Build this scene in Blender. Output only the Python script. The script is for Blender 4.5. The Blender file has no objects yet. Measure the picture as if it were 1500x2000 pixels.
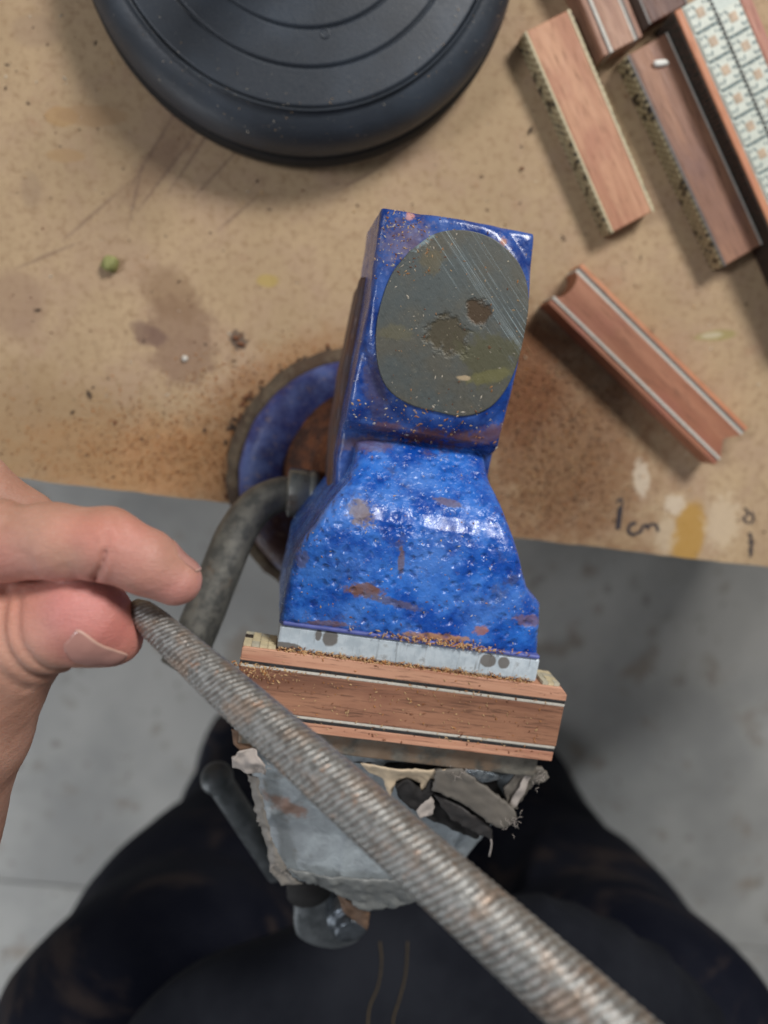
import bpy, math, random
import numpy as np
from mathutils import Vector, Matrix, noise as mnoise
from mathutils.bvhtree import BVHTree
from mathutils.geometry import delaunay_2d_cdt
random.seed(7); np.random.seed(7)
S = bpy.context.scene
C = S.collection

# ------------------------------------------------------------------ camera
F = 1500.0; CH = 0.351                       # focal length in photo pixels, camera height above the bench top
up = np.array([150.0, -220.0, F]); up /= np.linalg.norm(up)
_X = np.array([1, 0, 0.]) - up[0]*up; _X /= np.linalg.norm(_X); _Y = np.cross(up, _X)
M = np.array([_X, _Y, up])                   # camera to world rotation
cam = bpy.data.objects.new('camera', bpy.data.cameras.new('camera')); C.objects.link(cam)
cam.matrix_world = Matrix.Translation((0, 0, CH)) @ Matrix([list(r) for r in M]).to_4x4()
cam.data.sensor_width = 36; cam.data.sensor_fit = 'AUTO'; cam.data.lens = F/2000*36
cam.data.clip_start = .01; cam.data.clip_end = 50
cam.data.dof.use_dof = True; cam.data.dof.focus_distance = .215; cam.data.dof.aperture_fstop = 7.5
S.camera = cam

# ------------------------------------------------------------------ light
w = bpy.data.worlds.new('World'); S.world = w; w.use_nodes = True
w.node_tree.nodes['Background'].inputs[0].default_value = (.90, .95, 1.0, 1)
w.node_tree.nodes['Background'].inputs[1].default_value = .16
def area(name, loc, target, sx, sy, power, col):
    l = bpy.data.lights.new(name, 'AREA'); l.shape = 'RECTANGLE'; l.size = sx; l.size_y = sy; l.energy = power; l.color = col
    o = bpy.data.objects.new(name, l); C.objects.link(o); o.location = loc
    o.rotation_euler = (Vector(target)-Vector(loc)).to_track_quat('-Z', 'Y').to_euler(); return o
area('ceiling_lamp', (1.05, 1.32, 1.5), (.06, 0, 0), .66, .48, 46, (1.0, .98, .955))
area('ceiling_lamp_left', (-1.35, .30, 1.75), (-.2, -.3, -.8), .5, .4, 15, (.92, .94, 1.0))
area('floor_fill_light', (-2.0, -1.7, .15), (.0, -1.0, -.8), .9, .9, 9, (.92, .96, 1.0)).data.spread = math.radians(75)  # added off-frame lamp that brightens the floor and mostly spares the bench
S.view_settings.view_transform = 'Standard'; S.view_settings.look = 'None'
S.view_settings.exposure = 0; S.view_settings.gamma = 1; S.view_settings.use_curve_mapping = False

# ------------------------------------------------------------------ helpers
def P(px, py, z):
    d = M @ np.array([(px-750)/F, -(py-1000)/F, -1.0]); t = (z-CH)/d[2]
    return np.array([d[0]*t, d[1]*t, z])
def s2l(r, g, b):
    f = lambda c: (c/255/12.92) if c/255 <= .04045 else ((c/255+.055)/1.055)**2.4
    return (f(r), f(g), f(b), 1)

class G:                                        # small node-graph helper
    def __init__(s, name):
        s.m = bpy.data.materials.new(name); s.m.use_nodes = True; s.t = s.m.node_tree; s.t.nodes.clear()
        s.out = s.t.nodes.new('ShaderNodeOutputMaterial'); s.b = s.t.nodes.new('ShaderNodeBsdfPrincipled')
        s.t.links.new(s.b.outputs[0], s.out.inputs[0]); s.tc = s.t.nodes.new('ShaderNodeTexCoord'); s.co = s.tc.outputs['Object']
    def put(s, sock, v):
        if isinstance(v, bpy.types.NodeSocket): s.t.links.new(v, sock)
        elif v is not None:
            sock.default_value = v
    def math(s, op, a, b=None, clamp=False):
        n = s.t.nodes.new('ShaderNodeMath'); n.operation = op; n.use_clamp = clamp
        s.put(n.inputs[0], a); s.put(n.inputs[1], b); return n.outputs[0]
    def map(s, v, a, b, c=0., d=1., smooth=True):
        n = s.t.nodes.new('ShaderNodeMapRange'); n.interpolation_type = 'SMOOTHSTEP' if smooth else 'LINEAR'
        s.put(n.inputs[0], v)
        for i, x in enumerate((a, b, c, d)): n.inputs[i+1].default_value = x
        return n.outputs[0]
    def mapping(s, loc=(0, 0, 0), rot=(0, 0, 0), sc=(1, 1, 1), typ='POINT', vec=None):
        n = s.t.nodes.new('ShaderNodeMapping'); n.vector_type = typ
        s.put(n.inputs[0], vec or s.co); n.inputs[1].default_value = loc; n.inputs[2].default_value = rot; n.inputs[3].default_value = sc
        return n.outputs[0]
    def noise(s, sc, det=3, rough=.5, vec=None, dist=0.):
        n = s.t.nodes.new('ShaderNodeTexNoise'); s.put(n.inputs['Vector'], vec or s.co)
        n.inputs['Scale'].default_value = sc; n.inputs['Detail'].default_value = det; n.inputs['Roughness'].default_value = rough
        n.inputs['Distortion'].default_value = dist; return n.outputs[0]
    def vor(s, sc, feat='F1', vec=None, rnd=1.):
        n = s.t.nodes.new('ShaderNodeTexVoronoi'); n.feature = feat; s.put(n.inputs['Vector'], vec or s.co)
        n.inputs['Scale'].default_value = sc; n.inputs['Randomness'].default_value = rnd; return n.outputs[0]
    def mix(s, f, a, b):
        n = s.t.nodes.new('ShaderNodeMix'); n.data_type = 'RGBA'; s.put(n.inputs[0], f); s.put(n.inputs[6], a); s.put(n.inputs[7], b)
        return n.outputs[2]
    def blob(s, c, r, rot=0, amp=.35, nsc=120, soft=.3):   # a stain of its own shape at a fixed place
        v = s.mapping(c, (0, 0, rot), (r[0], r[1], 10), 'TEXTURE')
        n = s.t.nodes.new('ShaderNodeVectorMath'); n.operation = 'LENGTH'; s.t.links.new(v, n.inputs[0])
        d = s.math('ADD', n.outputs['Value'], s.math('MULTIPLY', s.math('SUBTRACT', s.noise(nsc, 4, .6), .5), amp*2.4))
        return s.map(d, 1+soft, 1-soft, 0, 1)
    def bump(s, h, strength, dist, prev=None):
        n = s.t.nodes.new('ShaderNodeBump'); n.inputs['Strength'].default_value = strength; n.inputs['Distance'].default_value = dist
        s.put(n.inputs['Height'], h)
        if prev: s.t.links.new(prev, n.inputs['Normal'])
        return n.outputs[0]
    def fin(s, col, rough=.5, normal=None, **k):
        s.put(s.b.inputs['Base Color'], col); s.put(s.b.inputs['Roughness'], rough)
        if normal: s.t.links.new(normal, s.b.inputs['Normal'])
        for a, v in k.items(): s.put(s.b.inputs[a.replace('_', ' ')], v)
        return s.m

def link(o, parent=None):
    C.objects.link(o)
    if parent is not None:
        o.parent = parent
        if not o.get('_loc'): o.matrix_parent_inverse = parent.matrix_world.inverted()
    return o
def mesh(name, v, f, mat, parent=None, smooth=True, local=False, bevel=0, sub=0):
    me = bpy.data.meshes.new(name); me.from_pydata([tuple(map(float, p)) for p in v], [], [tuple(map(int, q)) for q in f]); me.update()
    for m in (mat if isinstance(mat, (list, tuple)) else [mat]): me.materials.append(m)
    if smooth: me.shade_smooth()
    o = bpy.data.objects.new(name, me); C.objects.link(o)
    if parent is not None:
        o.parent = parent
        if not local: o.matrix_parent_inverse = parent.matrix_world.inverted()
    if bevel:
        b = o.modifiers.new('bevel', 'BEVEL'); b.width = bevel; b.segments = 2; b.limit_method = 'ANGLE'; b.harden_normals = False
        me.shade_flat() if not smooth else None
    if sub:
        b = o.modifiers.new('sub', 'SUBSURF'); b.levels = sub; b.render_levels = sub
    return o
def thing(name, label, cat, loc=(0, 0, 0), rz=0, group=None):
    o = bpy.data.objects.new(name, None); C.objects.link(o); o.empty_display_size = .01
    o.matrix_world = Matrix.Translation(Vector([float(a) for a in loc])) @ Matrix.Rotation(rz, 4, 'Z')
    o['label'] = label; o['category'] = cat
    if group: o['group'] = group
    return o
def tag(o, label, cat, group=None):
    o['label'] = label; o['category'] = cat
    if group: o['group'] = group
    return o
def boxvf(x0, x1, y0, y1, z0, z1):
    v = [(x, y, z) for z in (z0, z1) for y in (y0, y1) for x in (x0, x1)]
    return v, [(0, 2, 3, 1), (4, 5, 7, 6), (0, 1, 5, 4), (2, 6, 7, 3), (0, 4, 6, 2), (1, 3, 7, 5)]
def join(parts):
    V = []; Fc = []
    for v, f in parts:
        n = len(V); V += list(v); Fc += [tuple(i+n for i in q) for q in f]
    return V, Fc
def prism(poly, z0, z1):
    n = len(poly); v = [(p[0], p[1], z0) for p in poly]+[(p[0], p[1], z1) for p in poly]
    return v, [tuple(range(n-1, -1, -1)), tuple(range(n, 2*n))]+[(i, (i+1) % n, n+(i+1) % n, n+i) for i in range(n)]
def lathe(prof, c, seg=96, axis=None):
    """prof: (r, h) pairs; axis = direction of h"""
    ax = Vector(axis or (0, 0, 1)).normalized(); a = ax.orthogonal().normalized(); b = ax.cross(a); c = Vector([float(t) for t in c])
    v = []; f = []
    for r, h in prof:
        for k in range(seg):
            t = 2*math.pi*k/seg; v.append(tuple(c+ax*h+(a*math.cos(t)+b*math.sin(t))*max(r, 1e-6)))
    for i in range(len(prof)-1):
        for k in range(seg):
            k2 = (k+1) % seg; f.append((i*seg+k, i*seg+k2, (i+1)*seg+k2, (i+1)*seg+k))
    f.append(tuple(range(seg-1, -1, -1))); n = (len(prof)-1)*seg; f.append(tuple(range(n, n+seg)))
    return v, f
def catmull(pts, n=12):
    pts = [np.array(p, float) for p in pts]; q = [2*pts[0]-pts[1]]+pts+[2*pts[-1]-pts[-2]]; out = []
    for i in range(1, len(q)-2):
        for k in range(n):
            t = k/n; a, b, c, d = q[i-1:i+3]
            out.append(.5*((2*b)+(c-a)*t+(2*a-5*b+4*c-d)*t*t+(3*b-a-3*c+d)*t**3))
    out.append(pts[-1]); return out
def tube(pts, rad, seg=32):
    """pts 3d, rad per point; capped"""
    v = []; f = []; pts = [Vector([float(x) for x in p]) for p in pts]; N = len(pts)
    prev = None
    for i, p in enumerate(pts):
        t = (pts[min(i+1, N-1)]-pts[max(i-1, 0)]).normalized()
        a = (prev-t*prev.dot(t)).normalized() if prev else t.orthogonal().normalized(); prev = a; b = t.cross(a)
        for k in range(seg):
            q = 2*math.pi*k/seg; v.append(tuple(p+(a*math.cos(q)+b*math.sin(q))*rad[i]))
    for i in range(N-1):
        for k in range(seg):
            k2 = (k+1) % seg; f.append((i*seg+k, i*seg+k2, (i+1)*seg+k2, (i+1)*seg+k))
    f.append(tuple(range(seg-1, -1, -1))); f.append(tuple(range((N-1)*seg, N*seg)))
    return v, f

# signed-distance modelling: numpy field -> surface nets mesh
def grid(lo, hi, h):
    ax = [np.arange(lo[i], hi[i]+h, h, dtype=np.float32) for i in range(3)]
    return np.meshgrid(*ax, indexing='ij', sparse=True)
def smin(a, b, k):
    t = np.clip(.5+.5*(b-a)/k, 0, 1); return b*(1-t)+a*t-k*t*(1-t)
def smax(a, b, k): return -smin(-a, -b, k)
def capsule(X, Y, Z, a, b, ra, rb):
    a = np.asarray(a, np.float32); d = np.asarray(b, np.float32)-a; L = float(d@d)
    t = np.clip(((X-a[0])*d[0]+(Y-a[1])*d[1]+(Z-a[2])*d[2])/L, 0, 1)
    return np.sqrt((X-a[0]-t*d[0])**2+(Y-a[1]-t*d[1])**2+(Z-a[2]-t*d[2])**2)-(ra+(rb-ra)*t)
def polysdf(X, Y, poly):
    poly = np.array(poly, float); d = None; s = None
    for i in range(len(poly)):
        a = poly[i]; b = poly[i-1]; e = b-a; wx = X-a[0]; wy = Y-a[1]
        t = np.clip((wx*e[0]+wy*e[1])/(e@e), 0, 1); q = (wx-e[0]*t)**2+(wy-e[1]*t)**2
        d = q if d is None else np.minimum(d, q)
        c1 = Y >= a[1]; c2 = Y < b[1]; c3 = e[0]*wy > e[1]*wx
        fl = (c1 & c2 & c3) | (~c1 & ~c2 & ~c3); sg = np.where(fl, -1., 1.); s = sg if s is None else s*sg
    return (np.sqrt(d)*s).astype(np.float32)
def nets(Fd, lo, h):
    ins = Fd < 0; n = Fd.shape
    c = np.zeros((n[0]-1, n[1]-1, n[2]-1), np.int8)
    sl = [(slice(i, n[0]-1+i), slice(j, n[1]-1+j), slice(k, n[2]-1+k)) for i in (0, 1) for j in (0, 1) for k in (0, 1)]
    for q in sl: c += ins[q]
    act = (c > 0) & (c < 8); idx = -np.ones(act.shape, np.int64); cell = np.argwhere(act); idx[act] = np.arange(len(cell))
    acc = np.zeros((len(cell), 3)); cnt = np.zeros(len(cell)); cor = [(i, j, k) for i in (0, 1) for j in (0, 1) for k in (0, 1)]
    val = [Fd[cell[:, 0]+a, cell[:, 1]+b, cell[:, 2]+d].astype(float) for a, b, d in cor]
    for i in range(8):
        for j in range(i+1, 8):
            if sum(abs(cor[i][q]-cor[j][q]) for q in range(3)) != 1: continue
            m = (val[i] < 0) != (val[j] < 0); t = np.where(m, val[i]/np.where(m, val[i]-val[j], 1), 0)
            for q in range(3): acc[:, q] += np.where(m, cor[i][q]+t*(cor[j][q]-cor[i][q]), 0)
            cnt += m
    v = (cell+acc/cnt[:, None])*h+np.array(lo)
    faces = []
    for axn in range(3):
        s0 = [slice(1, n[q]-1) for q in range(3)]; s1 = list(s0); s0[axn] = slice(0, n[axn]-1); s1[axn] = slice(1, n[axn])
        A = ins[tuple(s0)]; B = ins[tuple(s1)]; e = np.argwhere(A != B); flip = A[A != B]
        off = [1, 1, 1]; off[axn] = 0; e = e+np.array(off); u_, v_ = [(1, 2), (2, 0), (0, 1)][axn]
        du = np.eye(3, dtype=int)[u_]; dv = np.eye(3, dtype=int)[v_]
        g = lambda q: idx[q[:, 0], q[:, 1], q[:, 2]]
        Q = np.stack([g(e-du-dv), g(e-dv), g(e), g(e-du)], 1); Q[~flip] = Q[~flip][:, ::-1]; faces.append(Q)
    return v, np.concatenate(faces)
def fastmesh(name, v, q, mat, parent=None):
    me = bpy.data.meshes.new(name); me.vertices.add(len(v)); me.vertices.foreach_set('co', np.asarray(v, np.float32).ravel())
    me.loops.add(q.size); me.loops.foreach_set('vertex_index', q.astype(np.int32).ravel())
    me.polygons.add(len(q)); me.polygons.foreach_set('loop_start', np.arange(0, q.size, q.shape[1], dtype=np.int32))
    me.update(calc_edges=True); me.validate(); me.materials.append(mat); me.shade_smooth()
    o = bpy.data.objects.new(name, me); C.objects.link(o)
    if parent is not None: o.parent = parent; o.matrix_parent_inverse = parent.matrix_world.inverted()
    return o
def wob(X, Y, Z, s, seed=0):                   # cheap smooth noise on grids
    r = np.random.RandomState(seed); o = 0
    for _ in range(7):
        k = r.normal(size=3); k = k/np.linalg.norm(k)*s*r.uniform(.6, 1.7); o = o+np.sin(X*k[0]+Y*k[1]+Z*k[2]+r.uniform(0, 6.3))
    return o/3.5

# vise frame: u across the jaws, v away from the operator
VA = P(550, 1270, .123); VB = P(1050, 1335, .123); VO = (VA+VB)/2; VU = (VB-VA)/np.linalg.norm(VB-VA); VV = np.array([-VU[1], VU[0], 0])
VANG = math.atan2(VU[1], VU[0])
def L2W(u, v, z): p = VO+VU*u+VV*v; return (p[0], p[1], z)
def W2L(p): d = np.asarray(p)-VO; return float(d@VU), float(d@VV)

# ------------------------------------------------------------------ materials
def bench_mat():
    g = G('bench_particleboard'); n1 = g.noise(14, 5, .6); n2 = g.noise(260, 5, .7); n3 = g.noise(1400, 3, .7)
    c = g.mix(g.map(n1, .35, .65), s2l(170, 145, 113), s2l(184, 158, 125))
    c = g.mix(g.map(g.noise(30, 5, .65), .42, .66, 0, .6), c, s2l(166, 138, 116)); c = g.mix(g.map(n2, .45, .75), c, s2l(150, 122, 92)); c = g.mix(g.map(n3, .62, .78, 0, .55), c, s2l(214, 190, 156)); c = g.mix(g.map(n3, .40, .26, 0, .6), c, s2l(110, 82, 56))
    c = g.mix(g.map(g.noise(60, 6, .75), .58, .72, 0, .4), c, s2l(160, 122, 88)); fb = g.noise(1, 4, .75, g.mapping(rot=(0, 0, .5), sc=(260, 1900, 1))); c = g.mix(g.map(fb, .60, .74, 0, .35), c, s2l(206, 182, 148)); c = g.mix(g.map(fb, .40, .27, 0, .35), c, s2l(128, 100, 72))
    def B(px, py, rx, ry, col, f=1., rot=0, amp=.35, nsc=120, soft=.3):
        nonlocal c; p = P(px, py, 0); k = .000235
        c = g.mix(g.math('MULTIPLY', g.blob((p[0], p[1], 0), (rx*k, ry*k), rot, amp, nsc, soft), f), c, col)
    B(1085, 880, 180, 220, s2l(126, 86, 56), .72, .3, .9, 90, .55)
    B(1010, 740, 90, 120, s2l(122, 76, 46), .8, 0, .6, 60, .4)
    B(330, 905, 270, 75, s2l(184, 126, 72), .55, -.1, .55, 110, .5)
    B(560, 760, 190, 70, s2l(150, 106, 66), .6, .5, .6, 90, .5)
    B(60, 850, 230, 110, s2l(150, 122, 88), .6, 0, .6, 60, .5)
    B(355, 665, 62, 84, s2l(128, 100, 82), .62, .15, .55, 160, .22)
    B(335, 575, 55, 40, s2l(134, 106, 80), .6, -.8, .5, 150, .3)
    B(290, 655, 34, 20, s2l(112, 86, 76), .7, -.5, .5, 160, .3)
    B(120, 228, 28, 17, s2l(172, 136, 90), .55, 0, .15, 200, .12); B(180, 226, 60, 18, s2l(160, 128, 94), .6, 0, .2, 200, .15); B(128, 304, 32, 12, s2l(168, 134, 92), .5, 0, .2, 200, .15)
    B(60, 370, 18, 30, s2l(140, 118, 98), .35); B(70, 60, 40, 26, s2l(150, 126, 104), .5); B(30, 590, 50, 60, s2l(148, 120, 100), .55)
    B(300, 330, 80, 26, s2l(132, 104, 84), .45, .8, .6, 200, .4); B(350, 250, 26, 90, s2l(132, 104, 84), .35, -.5, .6, 200, .4)
    for sx, sy, sl, sr in ((330, 330, 90, .9), (380, 300, 70, .95), (430, 330, 60, .8), (300, 290, 80, 1.0), (265, 380, 50, 1.3), (460, 420, 40, .7), (700, 350, 40, .5), (180, 420, 60, .7), (90, 500, 50, .4)): B(sx, sy, sl, 3.2, s2l(120, 96, 80), .55, sr, .8, 400, .7)
    B(1345, 1045, 36, 70, s2l(176, 134, 58), .8, -.15, .3, 90, .2)
    B(1253, 935, 16, 38, s2l(206, 190, 168), .75, .1, .5, 300, .3); B(1318, 985, 22, 20, s2l(206, 190, 168), .7, 0, .8, 300, .3); B(1410, 1020, 36, 55, s2l(204, 184, 156), .6, 0, .9, 300, .4); B(1300, 1045, 22, 36, s2l(200, 182, 156), .5, 0, .9, 300, .4)
    B(1400, 655, 42, 10, s2l(150, 140, 84), .7, .1, .3, 200, .3); B(1390, 655, 22, 6, s2l(206, 194, 172), .5, .1, .3, 200, .3)
    B(522, 548, 20, 12, s2l(176, 152, 84), .7); B(465, 665, 16, 18, s2l(84, 70, 62), .8, .4, .8, 500, .2)
    b = g.bump(n2, .25, .0006); b = g.bump(n3, .5, .0003, b)
    return g.fin(c, .72, b, Specular_IOR_Level=.3)
def edge_mat():
    g = G('bench_raw_edge'); n = g.noise(500, 4, .7, g.mapping(sc=(1, 1, .3))); c = g.mix(g.map(n, .35, .65), s2l(120, 84, 52), s2l(176, 138, 92))
    return g.fin(c, .85, g.bump(n, .7, .001))
def blue_mat(name, pits, bright, dusty):
    g = G(name); n = g.noise(110, 4, .6); dv = g.t.nodes.new('ShaderNodeVectorMath'); dv.operation = 'MULTIPLY_ADD'; nt_ = g.t.nodes.new('ShaderNodeTexNoise'); g.t.links.new(g.co, nt_.inputs['Vector']); nt_.inputs['Scale'].default_value = 260; g.t.links.new(nt_.outputs['Color'], dv.inputs[0]); dv.inputs[1].default_value = (.0020, .0020, .0020); g.t.links.new(g.co, dv.inputs[2]); pv = g.vor(330, 'SMOOTH_F1', dv.outputs[0]); pv2 = g.noise(270, 2, .5)
    c = g.mix(g.map(n, .35, .65), s2l(14, 70, 160), s2l(42, 112, 204)) if bright and not dusty else (g.mix(g.map(n, .35, .65), s2l(46, 52, 108), s2l(74, 82, 138)) if dusty else g.mix(g.map(n, .35, .65), s2l(10, 46, 116), s2l(22, 70, 150)))
    c = g.mix(g.map(g.noise(380, 3, .6), .58, .68, 0, .35), c, s2l(10, 42, 124))
    c = g.mix(g.map(g.noise(75, 5, .7), .60, .70, 0, .55), c, s2l(70, 66, 90))
    c = g.mix(g.map(g.noise(900, 3, .7), .65, .71, 0, .8), c, s2l(150, 116, 96))
    def B(px, py, rx, ry, col, f=1., rot=0, amp=.95, nsc=620, soft=.25, z=.122):
        nonlocal c, rust; p = P(px, py, z); k = .00016; m = g.math('MULTIPLY', g.blob((p[0], p[1], 0), (rx*k, ry*k), rot, amp, nsc, soft), f)
        c = g.mix(m, c, col); rust = g.math('MAXIMUM', rust, m)
    rust = g.math('MULTIPLY', g.map(g.noise(900, 3, .7), .66, .72), .5)
    for a in ((705, 1002, 22, 26, s2l(120, 104, 104), 1, .5), (712, 1150, 34, 14, s2l(112, 74, 60), 1, -.15), (765, 1172, 60, 8, s2l(92, 78, 84), .7, -.3), (782, 1092, 6, 30, s2l(100, 74, 72), .9, -.05),
              (590, 1090, 12, 16, s2l(90, 86, 110), .7, 0), (880, 985, 30, 7, s2l(100, 80, 90), .8, -.2), (1030, 1210, 30, 12, s2l(120, 84, 80), .7, -.2), (935, 1228, 14, 9, s2l(158, 96, 80), 1, 0), (1000, 1130, 12, 10, s2l(40, 50, 100), .7, 0),
              (850, 1240, 70, 7, s2l(184, 134, 92), .9, -.12), (640, 1215, 40, 6, s2l(120, 84, 74), .8, -.1)): B(*a[:5], a[5], a[6])
    for a in ((790, 470, 46, 34, s2l(122, 92, 84), .5, .6), (960, 850, 90, 16, s2l(110, 72, 60), .7, .3), (720, 870, 60, 14, s2l(100, 64, 54), .7, 0), (735, 760, 20, 70, s2l(60, 52, 80), .7, .2), (835, 852, 46, 14, s2l(104, 60, 40), .9, 0), (760, 835, 30, 10, s2l(110, 62, 46), .8, 0), (905, 855, 30, 14, s2l(96, 56, 40), .8, 0), (802, 418, 7, 10, s2l(190, 130, 120), 1, 0), (985, 470, 6, 7, s2l(168, 112, 84), .9, 0)):
        B(*a[:5], a[5], a[6], 1.2, 520, .45, .112)
    if dusty:
        for a in ((560, 1060, 70, 90, .95), (600, 1090, 70, 70, .95), (640, 900, 40, 60, .4)):
            p = P(a[0], a[1], .0); c = g.mix(g.math('MULTIPLY', g.blob((p[0], p[1], 0), (a[2]*.00024, a[3]*.00024), 0, .5, 140, .3), a[4]), c, s2l(74, 44, 34))
        c = g.mix(g.map(g.noise(300, 4, .7), .55, .70, 0, .5), c, s2l(150, 124, 104))
    b = g.bump(g.map(g.noise(420, 2, .5, None, 1.6), .50, .62), .25*pits, .0006); b = g.bump(pv2, .4*pits+.10, .0012, b); b = g.bump(g.map(pv, .05, .42), .6*pits, .0010, b); c = g.mix(g.map(pv, .26, .04, 0, .6*pits), c, s2l(10, 42, 128)); c = g.mix(g.map(g.noise(55, 5, .65), .42, .70, 0, .30), c, s2l(112, 140, 190)); b = g.bump(g.noise(1100, 3, .6), .35, .00025, b)  # dimples coloured darker; grey-blue mix paints the broad milky sheen into the colour
    r = g.math('ADD', g.map(g.noise(420, 3, .6), .4, .7, .22 if not dusty else .5, .44 if not dusty else .7), g.math('MULTIPLY', rust, .35), True)
    return g.fin(c, r, b, Coat_Weight=.18 if not dusty else .03, Coat_Roughness=.14, Specular_IOR_Level=.5)
def anvil_mat():
    g = G('worn_anvil_steel'); p = P(885, 630, .112)
    n = g.noise(650, 5, .8); c = g.mix(g.map(g.noise(45, 4, .6), .38, .62), s2l(78, 84, 83), s2l(86, 84, 75)); c = g.mix(g.map(n, .58, .74, 0, .5), c, s2l(128, 124, 108))
    c = g.mix(g.map(n, .42, .30, 0, .6), c, s2l(62, 60, 52))
    # diagonal grinding scratches
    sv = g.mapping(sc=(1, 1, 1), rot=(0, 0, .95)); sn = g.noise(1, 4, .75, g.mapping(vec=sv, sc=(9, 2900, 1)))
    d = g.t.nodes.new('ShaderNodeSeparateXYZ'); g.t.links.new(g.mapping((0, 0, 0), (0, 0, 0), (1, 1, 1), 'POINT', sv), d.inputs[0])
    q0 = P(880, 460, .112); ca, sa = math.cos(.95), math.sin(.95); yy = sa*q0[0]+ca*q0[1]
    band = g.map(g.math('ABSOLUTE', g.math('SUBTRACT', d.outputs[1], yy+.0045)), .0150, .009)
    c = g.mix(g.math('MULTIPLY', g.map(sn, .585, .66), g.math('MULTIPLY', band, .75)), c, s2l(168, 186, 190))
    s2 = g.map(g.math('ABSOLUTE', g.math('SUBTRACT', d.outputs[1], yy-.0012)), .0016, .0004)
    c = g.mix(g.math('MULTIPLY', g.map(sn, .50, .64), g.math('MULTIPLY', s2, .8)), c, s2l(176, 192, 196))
    def B(px, py, rx, ry, col, f=1., rot=0, amp=.9, nsc=260, soft=.28):
        nonlocal c; q = P(px, py, .112); k = .00016; m = g.math('MULTIPLY', g.blob((q[0], q[1], 0), (rx*k, ry*k), rot, amp, nsc, soft), f); c = g.mix(m, c, col); return m
    m1 = B(875, 655, 44, 34, s2l(74, 66, 48), .9, -.5); B(955, 700, 60, 50, s2l(82, 80, 56), .8, -.4); m2 = B(935, 612, 22, 26, s2l(70, 54, 36), 1, .6)
    B(960, 735, 50, 12, s2l(110, 106, 66), .7, .2); B(905, 738, 12, 5, s2l(170, 150, 120), 1); B(845, 510, 24, 22, s2l(104, 92, 62), .5); B(770, 650, 30, 14, s2l(104, 98, 72), .5)
    B(820, 470, 26, 12, s2l(140, 160, 166), .6, .5, 1.2, 900, .4)
    c = g.mix(g.map(g.vor(420), .10, .06), c, s2l(220, 206, 180)) if False else c
    c = g.mix(g.map(g.noise(1500, 2, .6), .70, .75), c, s2l(188, 176, 150))
    b = g.bump(n, .3, .0003); b = g.bump(sn, .3, .0002, b); b = g.bump(g.math('MULTIPLY', g.math('ADD', m1, m2), -1), .6, .0006, b)
    return g.fin(c, g.map(n, .3, .7, .38, .62), b, Metallic=.35)
def metal(name, c1, c2, rough=.35, metallic=.8, rust=None, rf=.6, sc=180, bp=.3, lo=.55, hi=.68):
    g = G(name); n = g.noise(sc, 5, .65); c = g.mix(g.map(n, .35, .65), c1, c2)
    mt = metallic
    if rust:
        rm = g.map(g.noise(sc*.45, 6, .72), lo, hi, 0, rf); c = g.mix(rm, c, rust); mt = g.math('MULTIPLY', g.math('SUBTRACT', 1, rm), metallic)
    return g.fin(c, g.map(g.noise(sc*2, 4, .7), .3, .7, rough, min(1, rough+.3)), g.bump(g.noise(sc*6, 4, .7), bp, .0004), Metallic=mt)
def plain(name, c, rough=.5, var=.25, sc=300, **k):
    g = G(name); n = g.noise(sc, 4, .6); d = tuple(x*(1-var) for x in c[:3])+(1,)
    return g.fin(g.mix(g.map(n, .3, .7), d, c), rough, g.bump(n, .25, .0004), **k)
def wood(name, c1, c2, c3, seed=0, stretch=1, sc=1., rough=.55):
    g = G(name); v = g.mapping((seed*.37, seed*.11, seed*.2), (0, 0, .02*(seed % 3-1)), (9*sc, 150*sc, 60*sc)); a = g.noise(1, 5, .65, v, .6)
    f = g.noise(1, 3, .7, g.mapping((seed, 0, 0), sc=(90, 1600, 900))); b_ = g.noise(35, 4, .6, g.mapping((seed, 0, 0), sc=(1, 1.6, 1)))
    c = g.mix(g.map(a, .36, .62), c1, c2); c = g.mix(g.map(b_, .5, .72, 0, .6), c, c3); c = g.mix(g.map(f, .53, .68, 0, .75), c, tuple(x*.45 for x in c1[:3])+(1,))
    return g.fin(c, g.map(f, .3, .7, rough-.1, rough+.12), g.bump(f, .35, .0003), Specular_IOR_Level=.45)
m_steel_dark = metal('dark_oiled_steel', s2l(122, 128, 128), s2l(150, 152, 146), .2, .55, s2l(98, 66, 44), .75, 70, .25, .54, .72)
m_handle = metal('handle_steel', s2l(94, 94, 90), s2l(124, 122, 114), .30, .35, s2l(124, 92, 62), .55, 220, .45, .56, .74)
m_rod = metal('rod_steel', s2l(84, 88, 90), s2l(108, 112, 114), .30, .5, None, 0, 160, .1)
m_white = plain('white_veneer', s2l(206, 200, 188), .5, .18, 700); m_cream = plain('cream_veneer', s2l(214, 200, 164), .55, .2, 500)
m_black = plain('black_veneer', s2l(52, 50, 50), .5, .5, 600); m_dgrey = plain('grey_veneer', s2l(112, 104, 98), .5, .3, 500)
def rustmat():
    g = G('sawdust_caked_rust'); n = g.noise(140, 6, .7); c = g.mix(g.map(n, .35, .65), s2l(66, 42, 32), s2l(122, 72, 42)); c = g.mix(g.map(g.noise(700, 3, .6), .58, .7, 0, .7), c, s2l(158, 108, 70))
    return g.fin(c, .85, g.bump(n, .8, .0015))
m_rust = rustmat()

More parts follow.
